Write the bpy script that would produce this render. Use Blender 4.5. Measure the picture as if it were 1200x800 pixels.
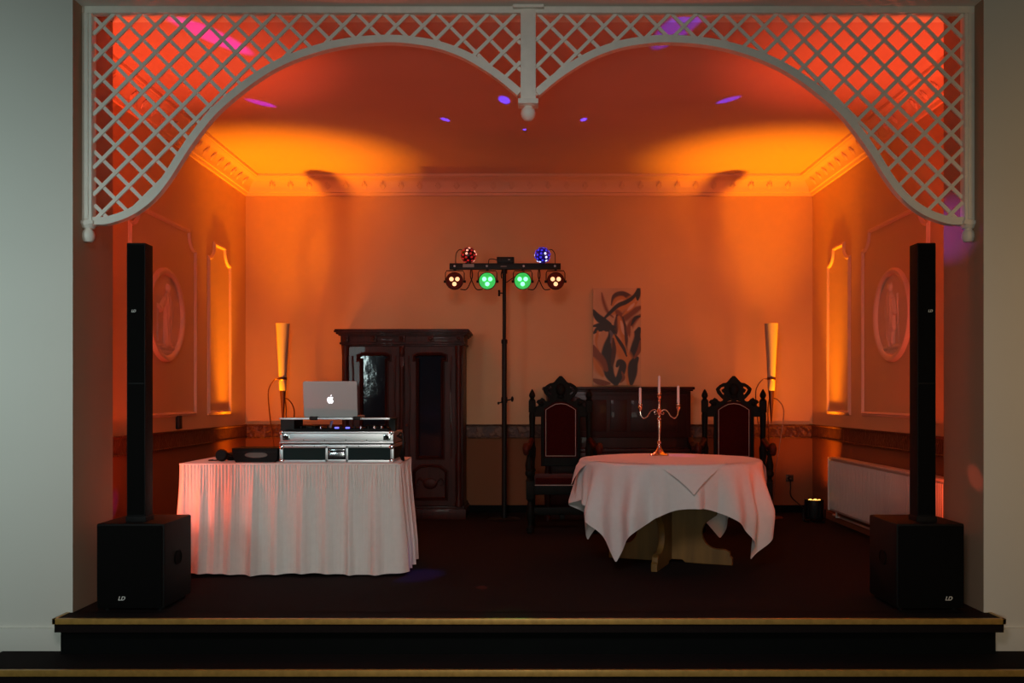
import bpy, bmesh, math, random
from math import sin, cos, pi, radians as R
from mathutils import Vector, Matrix

for o in list(bpy.data.objects):
    bpy.data.objects.remove(o)
C = bpy.context.scene
COL = C.collection
random.seed(7)

# ------------------------------------------------------------------ camera
EYE = 1.19
F = 1100.0
cam_data = bpy.data.cameras.new('camera')
cam = bpy.data.objects.new('camera', cam_data)
COL.objects.link(cam)
cam.location = (0, 0, EYE)
cam.rotation_euler = (R(90), 0, 0)
cam_data.sensor_width = 36
cam_data.lens = 36 * F / 1200
cam_data.shift_x = -20 / 1200
cam_data.shift_y = 66 / 1200
cam_data.clip_start = 0.05
C.camera = cam
C.view_settings.view_transform = 'Standard'
C.view_settings.look = 'None'
C.view_settings.gamma = 1
C.view_settings.use_curve_mapping = False
C.view_settings.exposure = 0.0

# ------------------------------------------------------------------ light
w = bpy.data.worlds.new('world')
C.world = w
w.use_nodes = True
w.node_tree.nodes['Background'].inputs[0].default_value = (0.55, 0.6, 0.62, 1)
w.node_tree.nodes['Background'].inputs[1].default_value = 0.012


def area(name, loc, target, size, power, color, sy=None):
    l = bpy.data.lights.new(name, 'AREA')
    l.energy = power
    l.color = color
    l.shape = 'RECTANGLE'
    l.size = size
    l.size_y = sy or size
    o = bpy.data.objects.new(name, l)
    COL.objects.link(o)
    o.location = loc
    o.rotation_euler = (Vector(target) - Vector(loc)).to_track_quat('-Z', 'Y').to_euler()
    return o


def spot(name, loc, target, angle, power, color, blend=0.5, radius=0.03):
    l = bpy.data.lights.new(name, 'SPOT')
    l.energy = power
    l.color = color
    l.spot_size = R(angle)
    l.spot_blend = blend
    l.shadow_soft_size = radius
    o = bpy.data.objects.new(name, l)
    COL.objects.link(o)
    o.location = loc
    o.rotation_euler = (Vector(target) - Vector(loc)).to_track_quat('-Z', 'Y').to_euler()
    return o


# added fill lights for the unseen hall
hw = area('hall_fill_cool', (-3.4, 0.2, 1.9), (-3.9, 5.2, 1.6), 0.6, 12, (0.76, 1.0, 0.98), 0.9)  # cool fill added to brighten the left front wall
hw.data.spread = R(60)
hw = area('hall_fill_warm', (3.7, 0.2, 2.0), (3.9, 5.2, 1.4), 1.2, 6.5, (1.0, 0.48, 0.10), 1.4)  # warm fill added for the right front wall
hw.data.spread = R(60)
hw = area('hall_fill_high', (-0.5, 0.6, 3.3), (-0.2, 6.3, 0.2), 0.9, 12, (1.0, 0.90, 0.88), 0.9)  # fill added from above, aimed at the tables
hw.data.spread = R(70)
hw = area('hall_fill_low', (-0.2, -0.6, 1.0), (-0.2, 6.2, 1.0), 0.9, 37, (0.93, 1.0, 0.86), 0.9)  # broad low fill added for the lattice and stage
# floor uplights: amber in the two rear corners, red behind the two subwoofers
AMBER = (1.0, 0.275, 0.0)
RED = (1.0, 0.09, 0.025)
for sx_, nm_ in ((1, 'right'), (-1, 'left')):
    spot('amber_beam_' + nm_, (sx_ * 2.74, 9.02, 0.235), (sx_ * 2.34, 9.04, 3.4), 46, 900, AMBER, 1.0, 0.05)
    spot('amber_field_' + nm_, (sx_ * 2.74, 9.02, 0.235), (sx_ * 2.34, 9.45, 3.4), 80, 60, AMBER, 1.0, 0.05)
    spot('amber_spill_' + nm_, (sx_ * 2.74, 9.02, 0.235), (sx_ * 2.82, 9.7, 1.7), 125, 26, (1.0, 0.16, 0.0), 1.0, 0.05)
    spot('red_beam_' + nm_, (sx_ * 2.68, 5.93, 0.235), (sx_ * 2.5, 6.3, 3.4), 46, 400, RED, 1.0, 0.05)
    spot('red_spill_' + nm_, (sx_ * 2.68, 5.93, 0.235), (sx_ * 2.4, 6.4, 3.4), 168, 66, RED, 1.0, 0.05)

# ------------------------------------------------------------------ materials
MATS = {}


def mat(name, base, rough=0.6, metal=0.0, var=0.0, vscale=8.0, bump=0.0, bscale=40.0, emit=None, estr=0.0,
        coat=0.0, sheen=0.0, spec=0.5, kind='noise'):
    if name in MATS:
        return MATS[name]
    m = bpy.data.materials.new(name)
    m.use_nodes = True
    nt = m.node_tree
    b = nt.nodes['Principled BSDF']
    b.inputs['Base Color'].default_value = (*base, 1)
    b.inputs['Roughness'].default_value = rough
    b.inputs['Metallic'].default_value = metal
    b.inputs['Coat Weight'].default_value = coat
    b.inputs['Sheen Weight'].default_value = sheen
    b.inputs['Specular IOR Level'].default_value = spec
    tc = nt.nodes.new('ShaderNodeTexCoord')
    if var > 0:
        if kind == 'wood':
            mp = nt.nodes.new('ShaderNodeMapping')
            mp.inputs['Scale'].default_value = (1, 1, 0.12)
            nt.links.new(tc.outputs['Object'], mp.inputs['Vector'])
            src = mp.outputs['Vector']
        else:
            src = tc.outputs['Object']
        n = nt.nodes.new('ShaderNodeTexNoise')
        n.inputs['Scale'].default_value = vscale
        n.inputs['Detail'].default_value = 5
        nt.links.new(src, n.inputs['Vector'])
        r = nt.nodes.new('ShaderNodeValToRGB')
        r.color_ramp.elements[0].position = 0.3
        r.color_ramp.elements[1].position = 0.7
        r.color_ramp.elements[0].color = (*[c * (1 - var) for c in base], 1)
        r.color_ramp.elements[1].color = (*[min(1, c * (1 + var)) for c in base], 1)
        nt.links.new(n.outputs['Fac'], r.inputs['Fac'])
        nt.links.new(r.outputs['Color'], b.inputs['Base Color'])
    if bump > 0:
        n2 = nt.nodes.new('ShaderNodeTexNoise')
        n2.inputs['Scale'].default_value = bscale
        n2.inputs['Detail'].default_value = 4
        nt.links.new(tc.outputs['Object'], n2.inputs['Vector'])
        bp = nt.nodes.new('ShaderNodeBump')
        bp.inputs['Strength'].default_value = bump
        bp.inputs['Distance'].default_value = 0.01
        nt.links.new(n2.outputs['Fac'], bp.inputs['Height'])
        nt.links.new(bp.outputs['Normal'], b.inputs['Normal'])
    if emit:
        b.inputs['Emission Color'].default_value = (*emit, 1)
        b.inputs['Emission Strength'].default_value = estr
    MATS[name] = m
    return m


M_wall = mat('stage wall paint', (0.70, 0.44, 0.24), 0.85, var=0.03, vscale=2, bump=0.03, bscale=60)
M_hall = mat('hall wall paint', (0.78, 0.76, 0.70), 0.85, var=0.02, vscale=1.5, bump=0.03, bscale=60)
M_ceil = mat('ceiling paint', (0.66, 0.46, 0.40), 0.9, var=0.02, vscale=2, bump=0.02, bscale=50)
M_mould = mat('moulding paint', (0.80, 0.52, 0.37), 0.7, bump=0.03, bscale=80)
M_carpet = mat('dark carpet', (0.012, 0.008, 0.008), 0.95, var=0.35, vscale=180, bump=0.4, bscale=350, spec=0.15)
M_black = mat('matte black board', (0.004, 0.005, 0.005), 0.85, var=0.1, spec=0.1)
M_nosing = mat('brass wood nosing', (0.55, 0.32, 0.08), 0.4, var=0.15, vscale=30, metal=0.3)
M_lattice = mat('grey white lattice paint', (0.86, 0.82, 0.74), 0.6, var=0.04, vscale=20)
M_blackplastic = mat('black speaker finish', (0.0045, 0.0045, 0.005), 0.6, bump=0.25, bscale=260, spec=0.2)
M_grille = mat('black perforated grille', (0.003, 0.003, 0.003), 0.7, bump=0.6, bscale=420, spec=0.12)
M_logo = mat('white print', (0.75, 0.75, 0.72), 0.5, emit=None)
M_cloth = mat('white table linen', (0.76, 0.71, 0.70), 0.9, var=0.02, vscale=30, bump=0.06, bscale=300, sheen=0.2)
M_skirt = mat('off white skirt linen', (0.88, 0.82, 0.77), 0.9, var=0.02, vscale=30, bump=0.06, bscale=300, sheen=0.2)
M_wardrobe = mat('dark red walnut', (0.040, 0.007, 0.004), 0.5, spec=0.25, var=0.45, vscale=26, kind='wood', bump=0.05, coat=0.04)
M_piano = mat('mahogany piano finish', (0.026, 0.003, 0.003), 0.45, var=0.3, vscale=20, kind='wood', coat=0.03, spec=0.2)
M_darkglass = mat('dark old glass', (0.010, 0.012, 0.020), 0.07, spec=0.35, bump=0.2, bscale=7)
M_throne = mat('black stained oak', (0.005, 0.006, 0.005), 0.6, spec=0.12, var=0.3, vscale=30, kind='wood')
M_velvet = mat('dark red velvet', (0.034, 0.0015, 0.0015), 0.9, var=0.15, vscale=40, sheen=0.05, spec=0.1)
M_piping = mat('pale piping cord', (0.45, 0.40, 0.36), 0.6)
M_plank = mat('blond wood plank', (0.19, 0.10, 0.022), 0.55, var=0.25, vscale=14, kind='wood', bump=0.05)
M_silver = mat('polished candelabra metal', (0.80, 0.62, 0.52), 0.24, metal=1.0)
M_candle = mat('white candle wax', (0.9, 0.78, 0.78), 0.5)
M_alu = mat('brushed aluminium', (0.62, 0.64, 0.66), 0.38, metal=0.85, bump=0.03, bscale=200)
M_chrome = mat('chrome hardware', (0.75, 0.77, 0.80), 0.2, metal=1.0)
M_casepanel = mat('dark laminate panel', (0.006, 0.020, 0.020), 0.6, bump=0.05, spec=0.2)
M_laptop = mat('laptop aluminium', (0.50, 0.50, 0.50), 0.45, metal=0.6)
M_applewhite = mat('backlit white mark', (0.9, 0.9, 0.9), 0.5, emit=(0.9, 0.95, 1.0), estr=1.3)
M_blueled = mat('blue pad light', (0.1, 0.1, 0.8), 0.5, emit=(0.12, 0.12, 1.0), estr=2.2)
M_shade = mat('frosted lamp shade', (0.46, 0.38, 0.30), 0.5)
M_bronze = mat('dark bronze rod', (0.16, 0.06, 0.035), 0.35, metal=0.7)
M_radiator = mat('radiator enamel', (0.62, 0.55, 0.50), 0.45)
M_steel = mat('black stand metal', (0.006, 0.006, 0.006), 0.5, metal=0.1, spec=0.3)
M_socket = mat('black plug plastic', (0.010, 0.010, 0.010), 0.5)
M_plate = mat('grey label', (0.35, 0.33, 0.30), 0.5)
M_green = mat('green lit lamp glass', (0.0, 0.4, 0.05), 0.3, emit=(0.0, 0.75, 0.08), estr=0.55)
M_greenled = mat('green led', (0.2, 1, 0.4), 0.3, emit=(0.22, 1.0, 0.45), estr=2.2)
M_warmglass = mat('dark red lamp glass', (0.03, 0.003, 0.003), 0.5, spec=0.1, emit=(0.25, 0.01, 0.0), estr=0.12)
M_warmled = mat('warm led', (1, 0.8, 0.5), 0.3, emit=(1.0, 0.50, 0.24), estr=1.5)
M_ballred = mat('dark red ball body', (0.02, 0.004, 0.006), 0.3)
M_ballblue = mat('dark blue ball body', (0.004, 0.004, 0.10), 0.3, emit=(0.0, 0.0, 0.5), estr=0.12)
M_lensred = mat('red lens', (0.5, 0.02, 0.03), 0.2, emit=(0.7, 0.03, 0.03), estr=0.4)
M_lenspink = mat('lit pink lens', (1, 0.5, 0.4), 0.2, emit=(1.0, 0.35, 0.25), estr=1.4)
M_lensblue = mat('blue lens', (0.05, 0.05, 0.7), 0.2, emit=(0.06, 0.05, 0.9), estr=0.8)
M_lensbright = mat('lit blue white lens', (0.6, 0.6, 1), 0.2, emit=(0.55, 0.6, 1.0), estr=1.8)
M_amberled = mat('amber led', (1, 0.6, 0.2), 0.3, emit=(1.0, 0.45, 0.08), estr=4.0)
M_redled = mat('red led', (1, 0.2, 0.1), 0.3, emit=(1.0, 0.1, 0.05), estr=4.0)


def border_material():
    m = bpy.data.materials.new('carved dado border')
    m.use_nodes = True
    nt = m.node_tree
    b = nt.nodes['Principled BSDF']
    b.inputs['Roughness'].default_value = 0.5
    tc = nt.nodes.new('ShaderNodeTexCoord')
    v = nt.nodes.new('ShaderNodeTexVoronoi')
    v.inputs['Scale'].default_value = 16
    nt.links.new(tc.outputs['Object'], v.inputs['Vector'])
    wv = nt.nodes.new('ShaderNodeTexWave')
    wv.wave_type = 'RINGS'
    wv.inputs['Scale'].default_value = 14
    wv.inputs['Distortion'].default_value = 9
    wv.inputs['Detail'].default_value = 2
    nt.links.new(tc.outputs['Object'], wv.inputs['Vector'])
    mx = nt.nodes.new('ShaderNodeMath')
    mx.operation = 'MULTIPLY'
    nt.links.new(v.outputs['Distance'], mx.inputs[0])
    nt.links.new(wv.outputs['Fac'], mx.inputs[1])
    r = nt.nodes.new('ShaderNodeValToRGB')
    r.color_ramp.elements[0].color = (0.07, 0.018, 0.009, 1)
    r.color_ramp.elements[1].color = (0.17, 0.07, 0.032, 1)
    r.color_ramp.elements[1].position = 0.6
    nt.links.new(mx.outputs[0], r.inputs['Fac'])
    nt.links.new(r.outputs['Color'], b.inputs['Base Color'])
    bp = nt.nodes.new('ShaderNodeBump')
    bp.inputs['Strength'].default_value = 0.8
    bp.inputs['Distance'].default_value = 0.01
    nt.links.new(mx.outputs[0], bp.inputs['Height'])
    nt.links.new(bp.outputs['Normal'], b.inputs['Normal'])
    return m


M_border = border_material()


def two_tone(m, z, low):
    """paint below the dado border is a darker coat"""
    nt = m.node_tree
    b = nt.nodes['Principled BSDF']
    src = b.inputs['Base Color'].links[0].from_socket
    tc = nt.nodes.new('ShaderNodeTexCoord')
    sp = nt.nodes.new('ShaderNodeSeparateXYZ')
    nt.links.new(tc.outputs['Object'], sp.inputs[0])
    gt = nt.nodes.new('ShaderNodeMath')
    gt.operation = 'LESS_THAN'
    gt.inputs[1].default_value = z
    nt.links.new(sp.outputs['Z'], gt.inputs[0])
    mx = nt.nodes.new('ShaderNodeMix')
    mx.data_type = 'RGBA'
    nt.links.new(gt.outputs[0], mx.inputs['Factor'])
    nt.links.new(src, mx.inputs['A'])
    mx.inputs['B'].default_value = (*low, 1)
    nt.links.new(mx.outputs['Result'], b.inputs['Base Color'])


two_tone(M_wall, 0.82, (0.22, 0.08, 0.03))

# ------------------------------------------------------------------ helpers


class MB:
    """collects shapes, becomes one mesh object"""

    def __init__(self):
        self.bm = bmesh.new()

    def box(self, x0, x1, y0, y1, z0, z1, bev=0.0):
        t = bmesh.new()
        bmesh.ops.create_cube(t, size=1)
        bmesh.ops.scale(t, vec=(abs(x1 - x0), abs(y1 - y0), abs(z1 - z0)), verts=t.verts)
        bmesh.ops.translate(t, vec=((x0 + x1) / 2, (y0 + y1) / 2, (z0 + z1) / 2), verts=t.verts)
        if bev > 0:
            bmesh.ops.bevel(t, geom=t.edges[:], offset=bev, segments=2, affect='EDGES', profile=0.6)
        self.merge(t)
        return self

    def merge(self, t, mtx=None):
        me = bpy.data.meshes.new('tmp')
        t.to_mesh(me)
        t.free()
        if mtx is not None:
            me.transform(mtx)
        self.bm.from_mesh(me)
        bpy.data.meshes.remove(me)

    def add_mesh(self, me, mtx=None):
        if mtx is not None:
            me.transform(mtx)
        self.bm.from_mesh(me)
        bpy.data.meshes.remove(me)
        return self

    def lathe(self, prof, n=24, mtx=None, cap=True):
        """prof: list of (radius, z)"""
        t = bmesh.new()
        rings = []
        for r_, z in prof:
            rings.append([t.verts.new((r_ * cos(2 * pi * i / n), r_ * sin(2 * pi * i / n), z)) for i in range(n)])
        for a, b in zip(rings, rings[1:]):
            for i in range(n):
                t.faces.new((a[i], a[(i + 1) % n], b[(i + 1) % n], b[i]))
        if cap:
            t.faces.new(rings[0][::-1])
            t.faces.new(rings[-1])
        bmesh.ops.recalc_face_normals(t, faces=t.faces)
        self.merge(t, mtx)
        return self

    def tube(self, pts, r, n=8, radii=None, cap=True):
        pts = [Vector(p) for p in pts]
        t = bmesh.new()
        rings = []
        up = Vector((0.13, 0.31, 0.94))
        prev = None
        for i, p in enumerate(pts):
            if i == 0:
                d = pts[1] - p
            elif i == len(pts) - 1:
                d = p - pts[-2]
            else:
                d = (pts[i + 1] - pts[i - 1])
            d.normalize()
            if prev is None:
                a = d.cross(up)
                if a.length < 0.05:
                    a = d.cross(Vector((1, 0, 0)))
            else:
                a = prev - d * prev.dot(d)
            a.normalize()
            prev = a
            b = d.cross(a)
            rr = radii[i] if radii else r
            rings.append([t.verts.new(p + a * rr * cos(2 * pi * k / n) + b * rr * sin(2 * pi * k / n)) for k in range(n)])
        for A, B in zip(rings, rings[1:]):
            for k in range(n):
                t.faces.new((A[k], A[(k + 1) % n], B[(k + 1) % n], B[k]))
        if cap:
            t.faces.new(rings[0][::-1])
            t.faces.new(rings[-1])
        bmesh.ops.recalc_face_normals(t, faces=t.faces)
        self.merge(t)
        return self

    def cyl(self, p, q, r, n=16):
        return self.tube([p, q], r, n)

    def ball(self, c, r, seg=16, sc=(1, 1, 1)):
        t = bmesh.new()
        bmesh.ops.create_uvsphere(t, u_segments=seg, v_segments=max(6, seg // 2 + 2), radius=r)
        self.merge(t, Matrix.Translation(c) @ Matrix.Diagonal((*sc, 1)))
        return self

    def build(self, name, m, parent=None, smooth=True, loc=None, rot=None):
        me = bpy.data.meshes.new(name)
        self.bm.to_mesh(me)
        self.bm.free()
        return link(name, me, m, parent, smooth, loc, rot)


def link(name, me, m, parent=None, smooth=True, loc=None, rot=None):
    me.materials.clear()
    me.materials.append(m)
    if smooth:
        me.polygons.foreach_set('use_smooth', [True] * len(me.polygons))
        me.set_sharp_from_angle(angle=R(38))
    o = bpy.data.objects.new(name, me)
    COL.objects.link(o)
    if parent:
        o.parent = parent
    if loc:
        o.location = loc
    if rot:
        o.rotation_euler = rot
    return o


def tag(o, label=None, cat=None, group=None, kind=None):
    if label:
        o['label'] = label
    if cat:
        o['category'] = cat
    if group:
        o['group'] = group
    if kind:
        o['kind'] = kind
    return o


def thing(name, label, cat, loc=(0, 0, 0), rz=0, group=None):
    o = bpy.data.objects.new(name, None)
    o.empty_display_size = 0.1
    COL.objects.link(o)
    o.location = loc
    o.rotation_euler = (0, 0, rz)
    return tag(o, label, cat, group)


def struct(o):
    o['kind'] = 'structure'
    return o


def copy_tree(o, parent=None):
    c = o.copy()
    COL.objects.link(c)
    c.parent = parent
    for ch in list(o.children):
        copy_tree(ch, c)
    return c


def outline_mesh(loops, thick, bevel=0.0, res=2):
    """closed 2D loops (even-odd filled) -> solid in the XZ plane, thickness along Y centred on 0"""
    cu = bpy.data.curves.new('tmp', 'CURVE')
    cu.dimensions = '2D'
    cu.fill_mode = 'BOTH'
    cu.extrude = thick / 2 - bevel
    cu.bevel_depth = bevel
    cu.bevel_resolution = res
    for lp in loops:
        s = cu.splines.new('POLY')
        s.points.add(len(lp) - 1)
        for i, (x, z) in enumerate(lp):
            s.points[i].co = (x, z, 0, 1)
        s.use_cyclic_u = True
    o = bpy.data.objects.new('tmp', cu)
    COL.objects.link(o)
    bpy.context.view_layer.update()
    dg = bpy.context.evaluated_depsgraph_get()
    me = bpy.data.meshes.new_from_object(o.evaluated_get(dg))
    bpy.data.objects.remove(o)
    bpy.data.curves.remove(cu)
    me.transform(Matrix.Rotation(R(90), 4, 'X'))
    return me


def text_mesh(txt, size, thick=0.002, shear=0.0):
    cu = bpy.data.curves.new('tmp', 'FONT')
    cu.body = txt
    cu.size = size
    cu.extrude = thick / 2
    cu.align_x = 'CENTER'
    cu.align_y = 'CENTER'
    cu.shear = shear
    cu.offset = size * 0.02
    o = bpy.data.objects.new('tmp', cu)
    COL.objects.link(o)
    bpy.context.view_layer.update()
    dg = bpy.context.evaluated_depsgraph_get()
    me = bpy.data.meshes.new_from_object(o.evaluated_get(dg))
    bpy.data.objects.remove(o)
    bpy.data.curves.remove(cu)
    me.transform(Matrix.Rotation(R(90), 4, 'X'))
    return me


def sweep(path, prof, closed, frame):
    """path: 2D points; prof: list of (lateral, height); lateral is to the LEFT of travel. frame(u,v,h)->3D"""
    n = len(path)
    t = bmesh.new()
    rings = []
    P = [Vector(p) for p in path]
    for i in range(n):
        if closed:
            a, b = P[i - 1], P[(i + 1) % n]
        else:
            a, b = P[max(i - 1, 0)], P[min(i + 1, n - 1)]
        d1 = (P[i] - a)
        d2 = (b - P[i])
        if d1.length < 1e-9:
            d1 = d2
        if d2.length < 1e-9:
            d2 = d1
        d1.normalize()
        d2.normalize()
        n1 = Vector((-d1.y, d1.x))
        n2 = Vector((-d2.y, d2.x))
        m_ = n1 + n2
        if m_.length < 1e-6:
            m_ = n1
        m_.normalize()
        k = 1 / max(0.45, m_.dot(n1))
        rings.append([t.verts.new(frame(P[i].x + m_.x * k * l, P[i].y + m_.y * k * l, h)) for l, h in prof])
    rng = range(n) if closed else range(n - 1)
    for i in rng:
        A, B = rings[i], rings[(i + 1) % n]
        for k in range(len(prof) - 1):
            t.faces.new((A[k], A[k + 1], B[k + 1], B[k]))
    if not closed:
        for rg in (rings[0], rings[-1]):
            try:
                t.faces.new(rg)
            except ValueError:
                pass
    bmesh.ops.recalc_face_normals(t, faces=t.faces)
    return t


def arc(cx, cz, r, a0, a1, n=10):
    return [(cx + r * cos(R(a0 + (a1 - a0) * i / n)), cz + r * sin(R(a0 + (a1 - a0) * i / n))) for i in range(n + 1)]


def spline(pts, n=8):
    """Catmull-Rom through points of any dimension"""
    P = [Vector(p) for p in pts]
    P = [P[0] * 2 - P[1]] + P + [P[-1] * 2 - P[-2]]
    out = []
    for i in range(1, len(P) - 2):
        for k in range(n):
            t = k / n
            a, b, c, d = P[i - 1], P[i], P[i + 1], P[i + 2]
            out.append(0.5 * ((2 * b) + (c - a) * t + (2 * a - 5 * b + 4 * c - d) * t * t + (3 * b - a - 3 * c + d) * t ** 3))
    out.append(P[-2])
    return out


# ------------------------------------------------------------------ setting
XL, XR = -2.95, 2.95      # stage side walls
YB = 9.77                 # stage back wall
YA, YA2 = 5.205, 5.71     # arch wall front and back faces
OL, OR_ = -2.53, 2.52     # opening
ZC = 3.48

struct(MB().box(XL - 0.1, XR + 0.1, YA2 - 0.02, YB + 0.1, -0.12, 0).box(OL - 0.01, OR_ + 0.01, YA - 0.001, YA2 - 0.02, -0.12, 0).build('floor', M_carpet))
struct(MB().box(-6, 6, -4.5, 4.9, -0.6, -0.42).build('hall_floor', M_carpet))
struct(MB().box(XL - 0.15, XR + 0.15, YA2 - 0.1, YB + 0.15, ZC, ZC + 0.12).build('ceiling', M_ceil))
struct(MB().box(XL - 0.15, XL, YA2 - 0.005, YB + 0.15, -0.1, ZC + 0.05).build('wall_left', M_wall))
struct(MB().box(XR, XR + 0.15, YA2 - 0.005, YB + 0.15, -0.1, ZC + 0.05).build('wall_right', M_wall))
struct(MB().box(XL - 0.15, XR + 0.15, YB, YB + 0.15, -0.1, ZC + 0.05).build('wall_back', M_wall))
wf = MB()
wf.box(-6, OL, YA, YA2, -0.42, 4.4, 0.006)
wf.box(OR_, 6, YA, YA2, -0.42, 4.4, 0.006)
wf.box(OL - 0.02, OR_ + 0.02, YA + 0.001, 5.40, 3.404, 4.399)
wf.box(OL - 0.02, OR_ + 0.02, 5.39, YA2 - 0.001, 3.472, 4.399)
wfo = wf.build('wall_front', M_hall)
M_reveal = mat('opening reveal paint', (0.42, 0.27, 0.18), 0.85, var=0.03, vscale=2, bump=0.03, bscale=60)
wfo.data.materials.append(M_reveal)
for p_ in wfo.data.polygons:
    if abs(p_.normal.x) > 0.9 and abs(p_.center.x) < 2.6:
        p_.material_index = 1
struct(wfo)
struct(MB().box(-6, OL - 0.03, YA - 0.018, YA + 0.002, -0.21, -0.083, 0.004).build('baseboard_left', M_hall))
struct(MB().box(OR_ + 0.03, 6, YA - 0.018, YA + 0.002, -0.21, -0.083, 0.004).build('baseboard_right', M_hall))
struct(MB().box(XL, XR, YB - 0.018, YB, 0, 0.075, 0.003).build('baseboard_back', M_black))
struct(MB().box(XL, XL + 0.018, YA2, YB - 0.018, 0, 0.075, 0.003).build('baseboard_stage_left', M_black))
struct(MB().box(XR - 0.018, XR, YA2, YB - 0.018, 0, 0.075, 0.003).build('baseboard_stage_right', M_wall))
# stage edge and steps
struct(MB().box(-2.56, 2.56, 5.062, YA + 0.01, -0.075, 0.0).build('stage_edge', M_carpet))
struct(MB().box(-2.56, 2.55, 5.13, YA + 0.01, -0.21, -0.075).build('stage_riser', M_black))
nb = MB().box(-2.565, 2.565, 5.045, 5.066, -0.028, 0.003, 0.003)
nb.box(-2.565, -2.545, 5.045, YA, -0.028, 0.003, 0.003)
nb.box(2.545, 2.565, 5.045, YA, -0.028, 0.003, 0.003)
struct(nb.build('trim_1', M_nosing))
struct(MB().box(-2.91, 3.6, 4.835, YA, -0.285, -0.21).build('step', M_carpet))
struct(MB().box(-2.91, 3.6, 4.90, YA, -0.42, -0.285).build('step_riser', M_black))
struct(MB().box(-2.915, 3.6, 4.815, 4.838, -0.24, -0.207, 0.003).build('trim_2', M_nosing))

# cornice round three sides
cprof = [(0.0, -0.19), (0.02, -0.19), (0.026, -0.178), (0.03, -0.165), (0.045, -0.16), (0.05, -0.15), (0.056, -0.13),
         (0.075, -0.10), (0.10, -0.068), (0.125, -0.046), (0.150, -0.034), (0.156, -0.024), (0.172, -0.022),
         (0.178, -0.010), (0.178, 0.0)]
path = [(XR, YA2), (XR, YB), (XL, YB), (XL, YA2)]     # left of travel faces the room
t = sweep(path, cprof, False, lambda u, v, h: (u, v, ZC + h))
cm = MB()
cm.merge(t)
# acanthus leaves along the cove
leaf = []
step_ = 0.19


def leaf_at(px, py, dx, dy):
    # dx,dy : direction into the room
    tx, ty = -dy, dx
    for k in range(-2, 3):
        ang = k * 0.42
        L = 0.062 - abs(k) * 0.009
        pts = []
        for q in range(5):
            s_ = q / 4
            off = sin(ang) * L * s_
            rise = cos(ang) * L * s_
            out = 0.058 + rise * 1.05
            z = ZC - 0.128 + rise * 1.15 + 0.004 * sin(s_ * pi)
            pts.append((px + dx * out + tx * off, py + dy * out + ty * off, z - 0.004))
        cm.tube(pts, 0.006, 6, radii=[0.004, 0.008, 0.009, 0.007, 0.002])


x = XL + 0.30
while x < XR - 0.25:
    leaf_at(x, YB, 0, -1)
    x += step_
y = YA2 + 0.15
while y < YB - 0.25:
    leaf_at(XL, y, 1, 0)
    leaf_at(XR, y, -1, 0)
    y += step_
struct(cm.build('cornice', M_mould))

# dado border
bprof = [(0, 0), (0.020, 0), (0.022, 0.012), (0.016, 0.016), (0.016, 0.126), (0.034, 0.134), (0.036, 0.145), (0, 0.145)]
for nm, pth in (('trim_3', [(XR, YA2), (XR, YB)]), ('trim_4', [(XR, YB), (XL, YB)]), ('trim_5', [(XL, YB), (XL, YA2)])):
    m_ = MB()
    m_.merge(sweep(pth, bprof, False, lambda u, v, h: (u, v, 0.77 + h)))
    struct(m_.build(nm, M_border, smooth=False))

# panel mouldings on the side walls


def panel_path(w_, z0, zt, nx=0.15, nz=0.15):
    h = w_ / 2
    zs = zt - nz
    right = [(h, zs), (h - 0.022, zs)]
    # concave quarter from (h-.022, zs) to (h-nx, zt-.022)
    cx, cz = h - 0.022 + 0.0, zt - 0.022
    rx, rz = nx - 0.022, nz - 0.022
    cr = [(h - 0.022 - rx * sin(a), zs + rz * (1 - cos(a))) for a in [i * pi / 2 / 8 for i in range(9)]]
    right += cr[1:]
    right += [(h - nx, zt)]
    pts = [(-h, z0), (h, z0)] + right
    pts += [(-a, b) for a, b in right[::-1]]
    return pts


mprof = [(-0.018, 0), (-0.018, 0.008), (-0.010, 0.014), (-0.006, 0.011), (0.004, 0.022), (0.014, 0.016), (0.018, 0.006), (0.018, 0)]
k = 6
for side in (-1, 1):
    for yc, w_ in ((7.6, 1.36), (8.93, 0.62)):
        m_ = MB()
        m_.merge(sweep(panel_path(w_, 1.05, 2.63, 0.155, 0.15), mprof, True, lambda u, v, h: (u, -h, v)))
        o = m_.build('trim_%d' % k, M_mould, loc=(side * 2.95, yc, 0), rot=(0, 0, R(90) if side < 0 else R(-90)))
        struct(o)
        k += 1


# ------------------------------------------------------------------ lattice arch screen
YL = 5.34
SL = F / YL


def LP(px, py):
    return ((px - 620) / SL, EYE - (py - 466) / SL)


arch_px = [(111, 259.5), (129, 258.5), (155, 249), (177.5, 232.5), (196, 210), (215, 180), (231, 157), (252.5, 131),
           (282.5, 105), (312.5, 84), (342.5, 69), (380, 56.5), (417.5, 49.5), (456, 47), (485, 49), (515, 54.5),
           (545, 65.6), (571, 80.6), (590, 94), (609, 110)]
arch = [tuple(p) for p in spline([LP(*p) for p in arch_px], 5)]
mid = (619.0 - 620) / SL
arch_r = [(2 * mid - x_, z_) for x_, z_ in arch]
screen = thing('lattice_screen', 'pale painted lattice screen with two scalloped arches and ball finials hung in the stage opening', 'lattice screen', (0, YL, 0))


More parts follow.
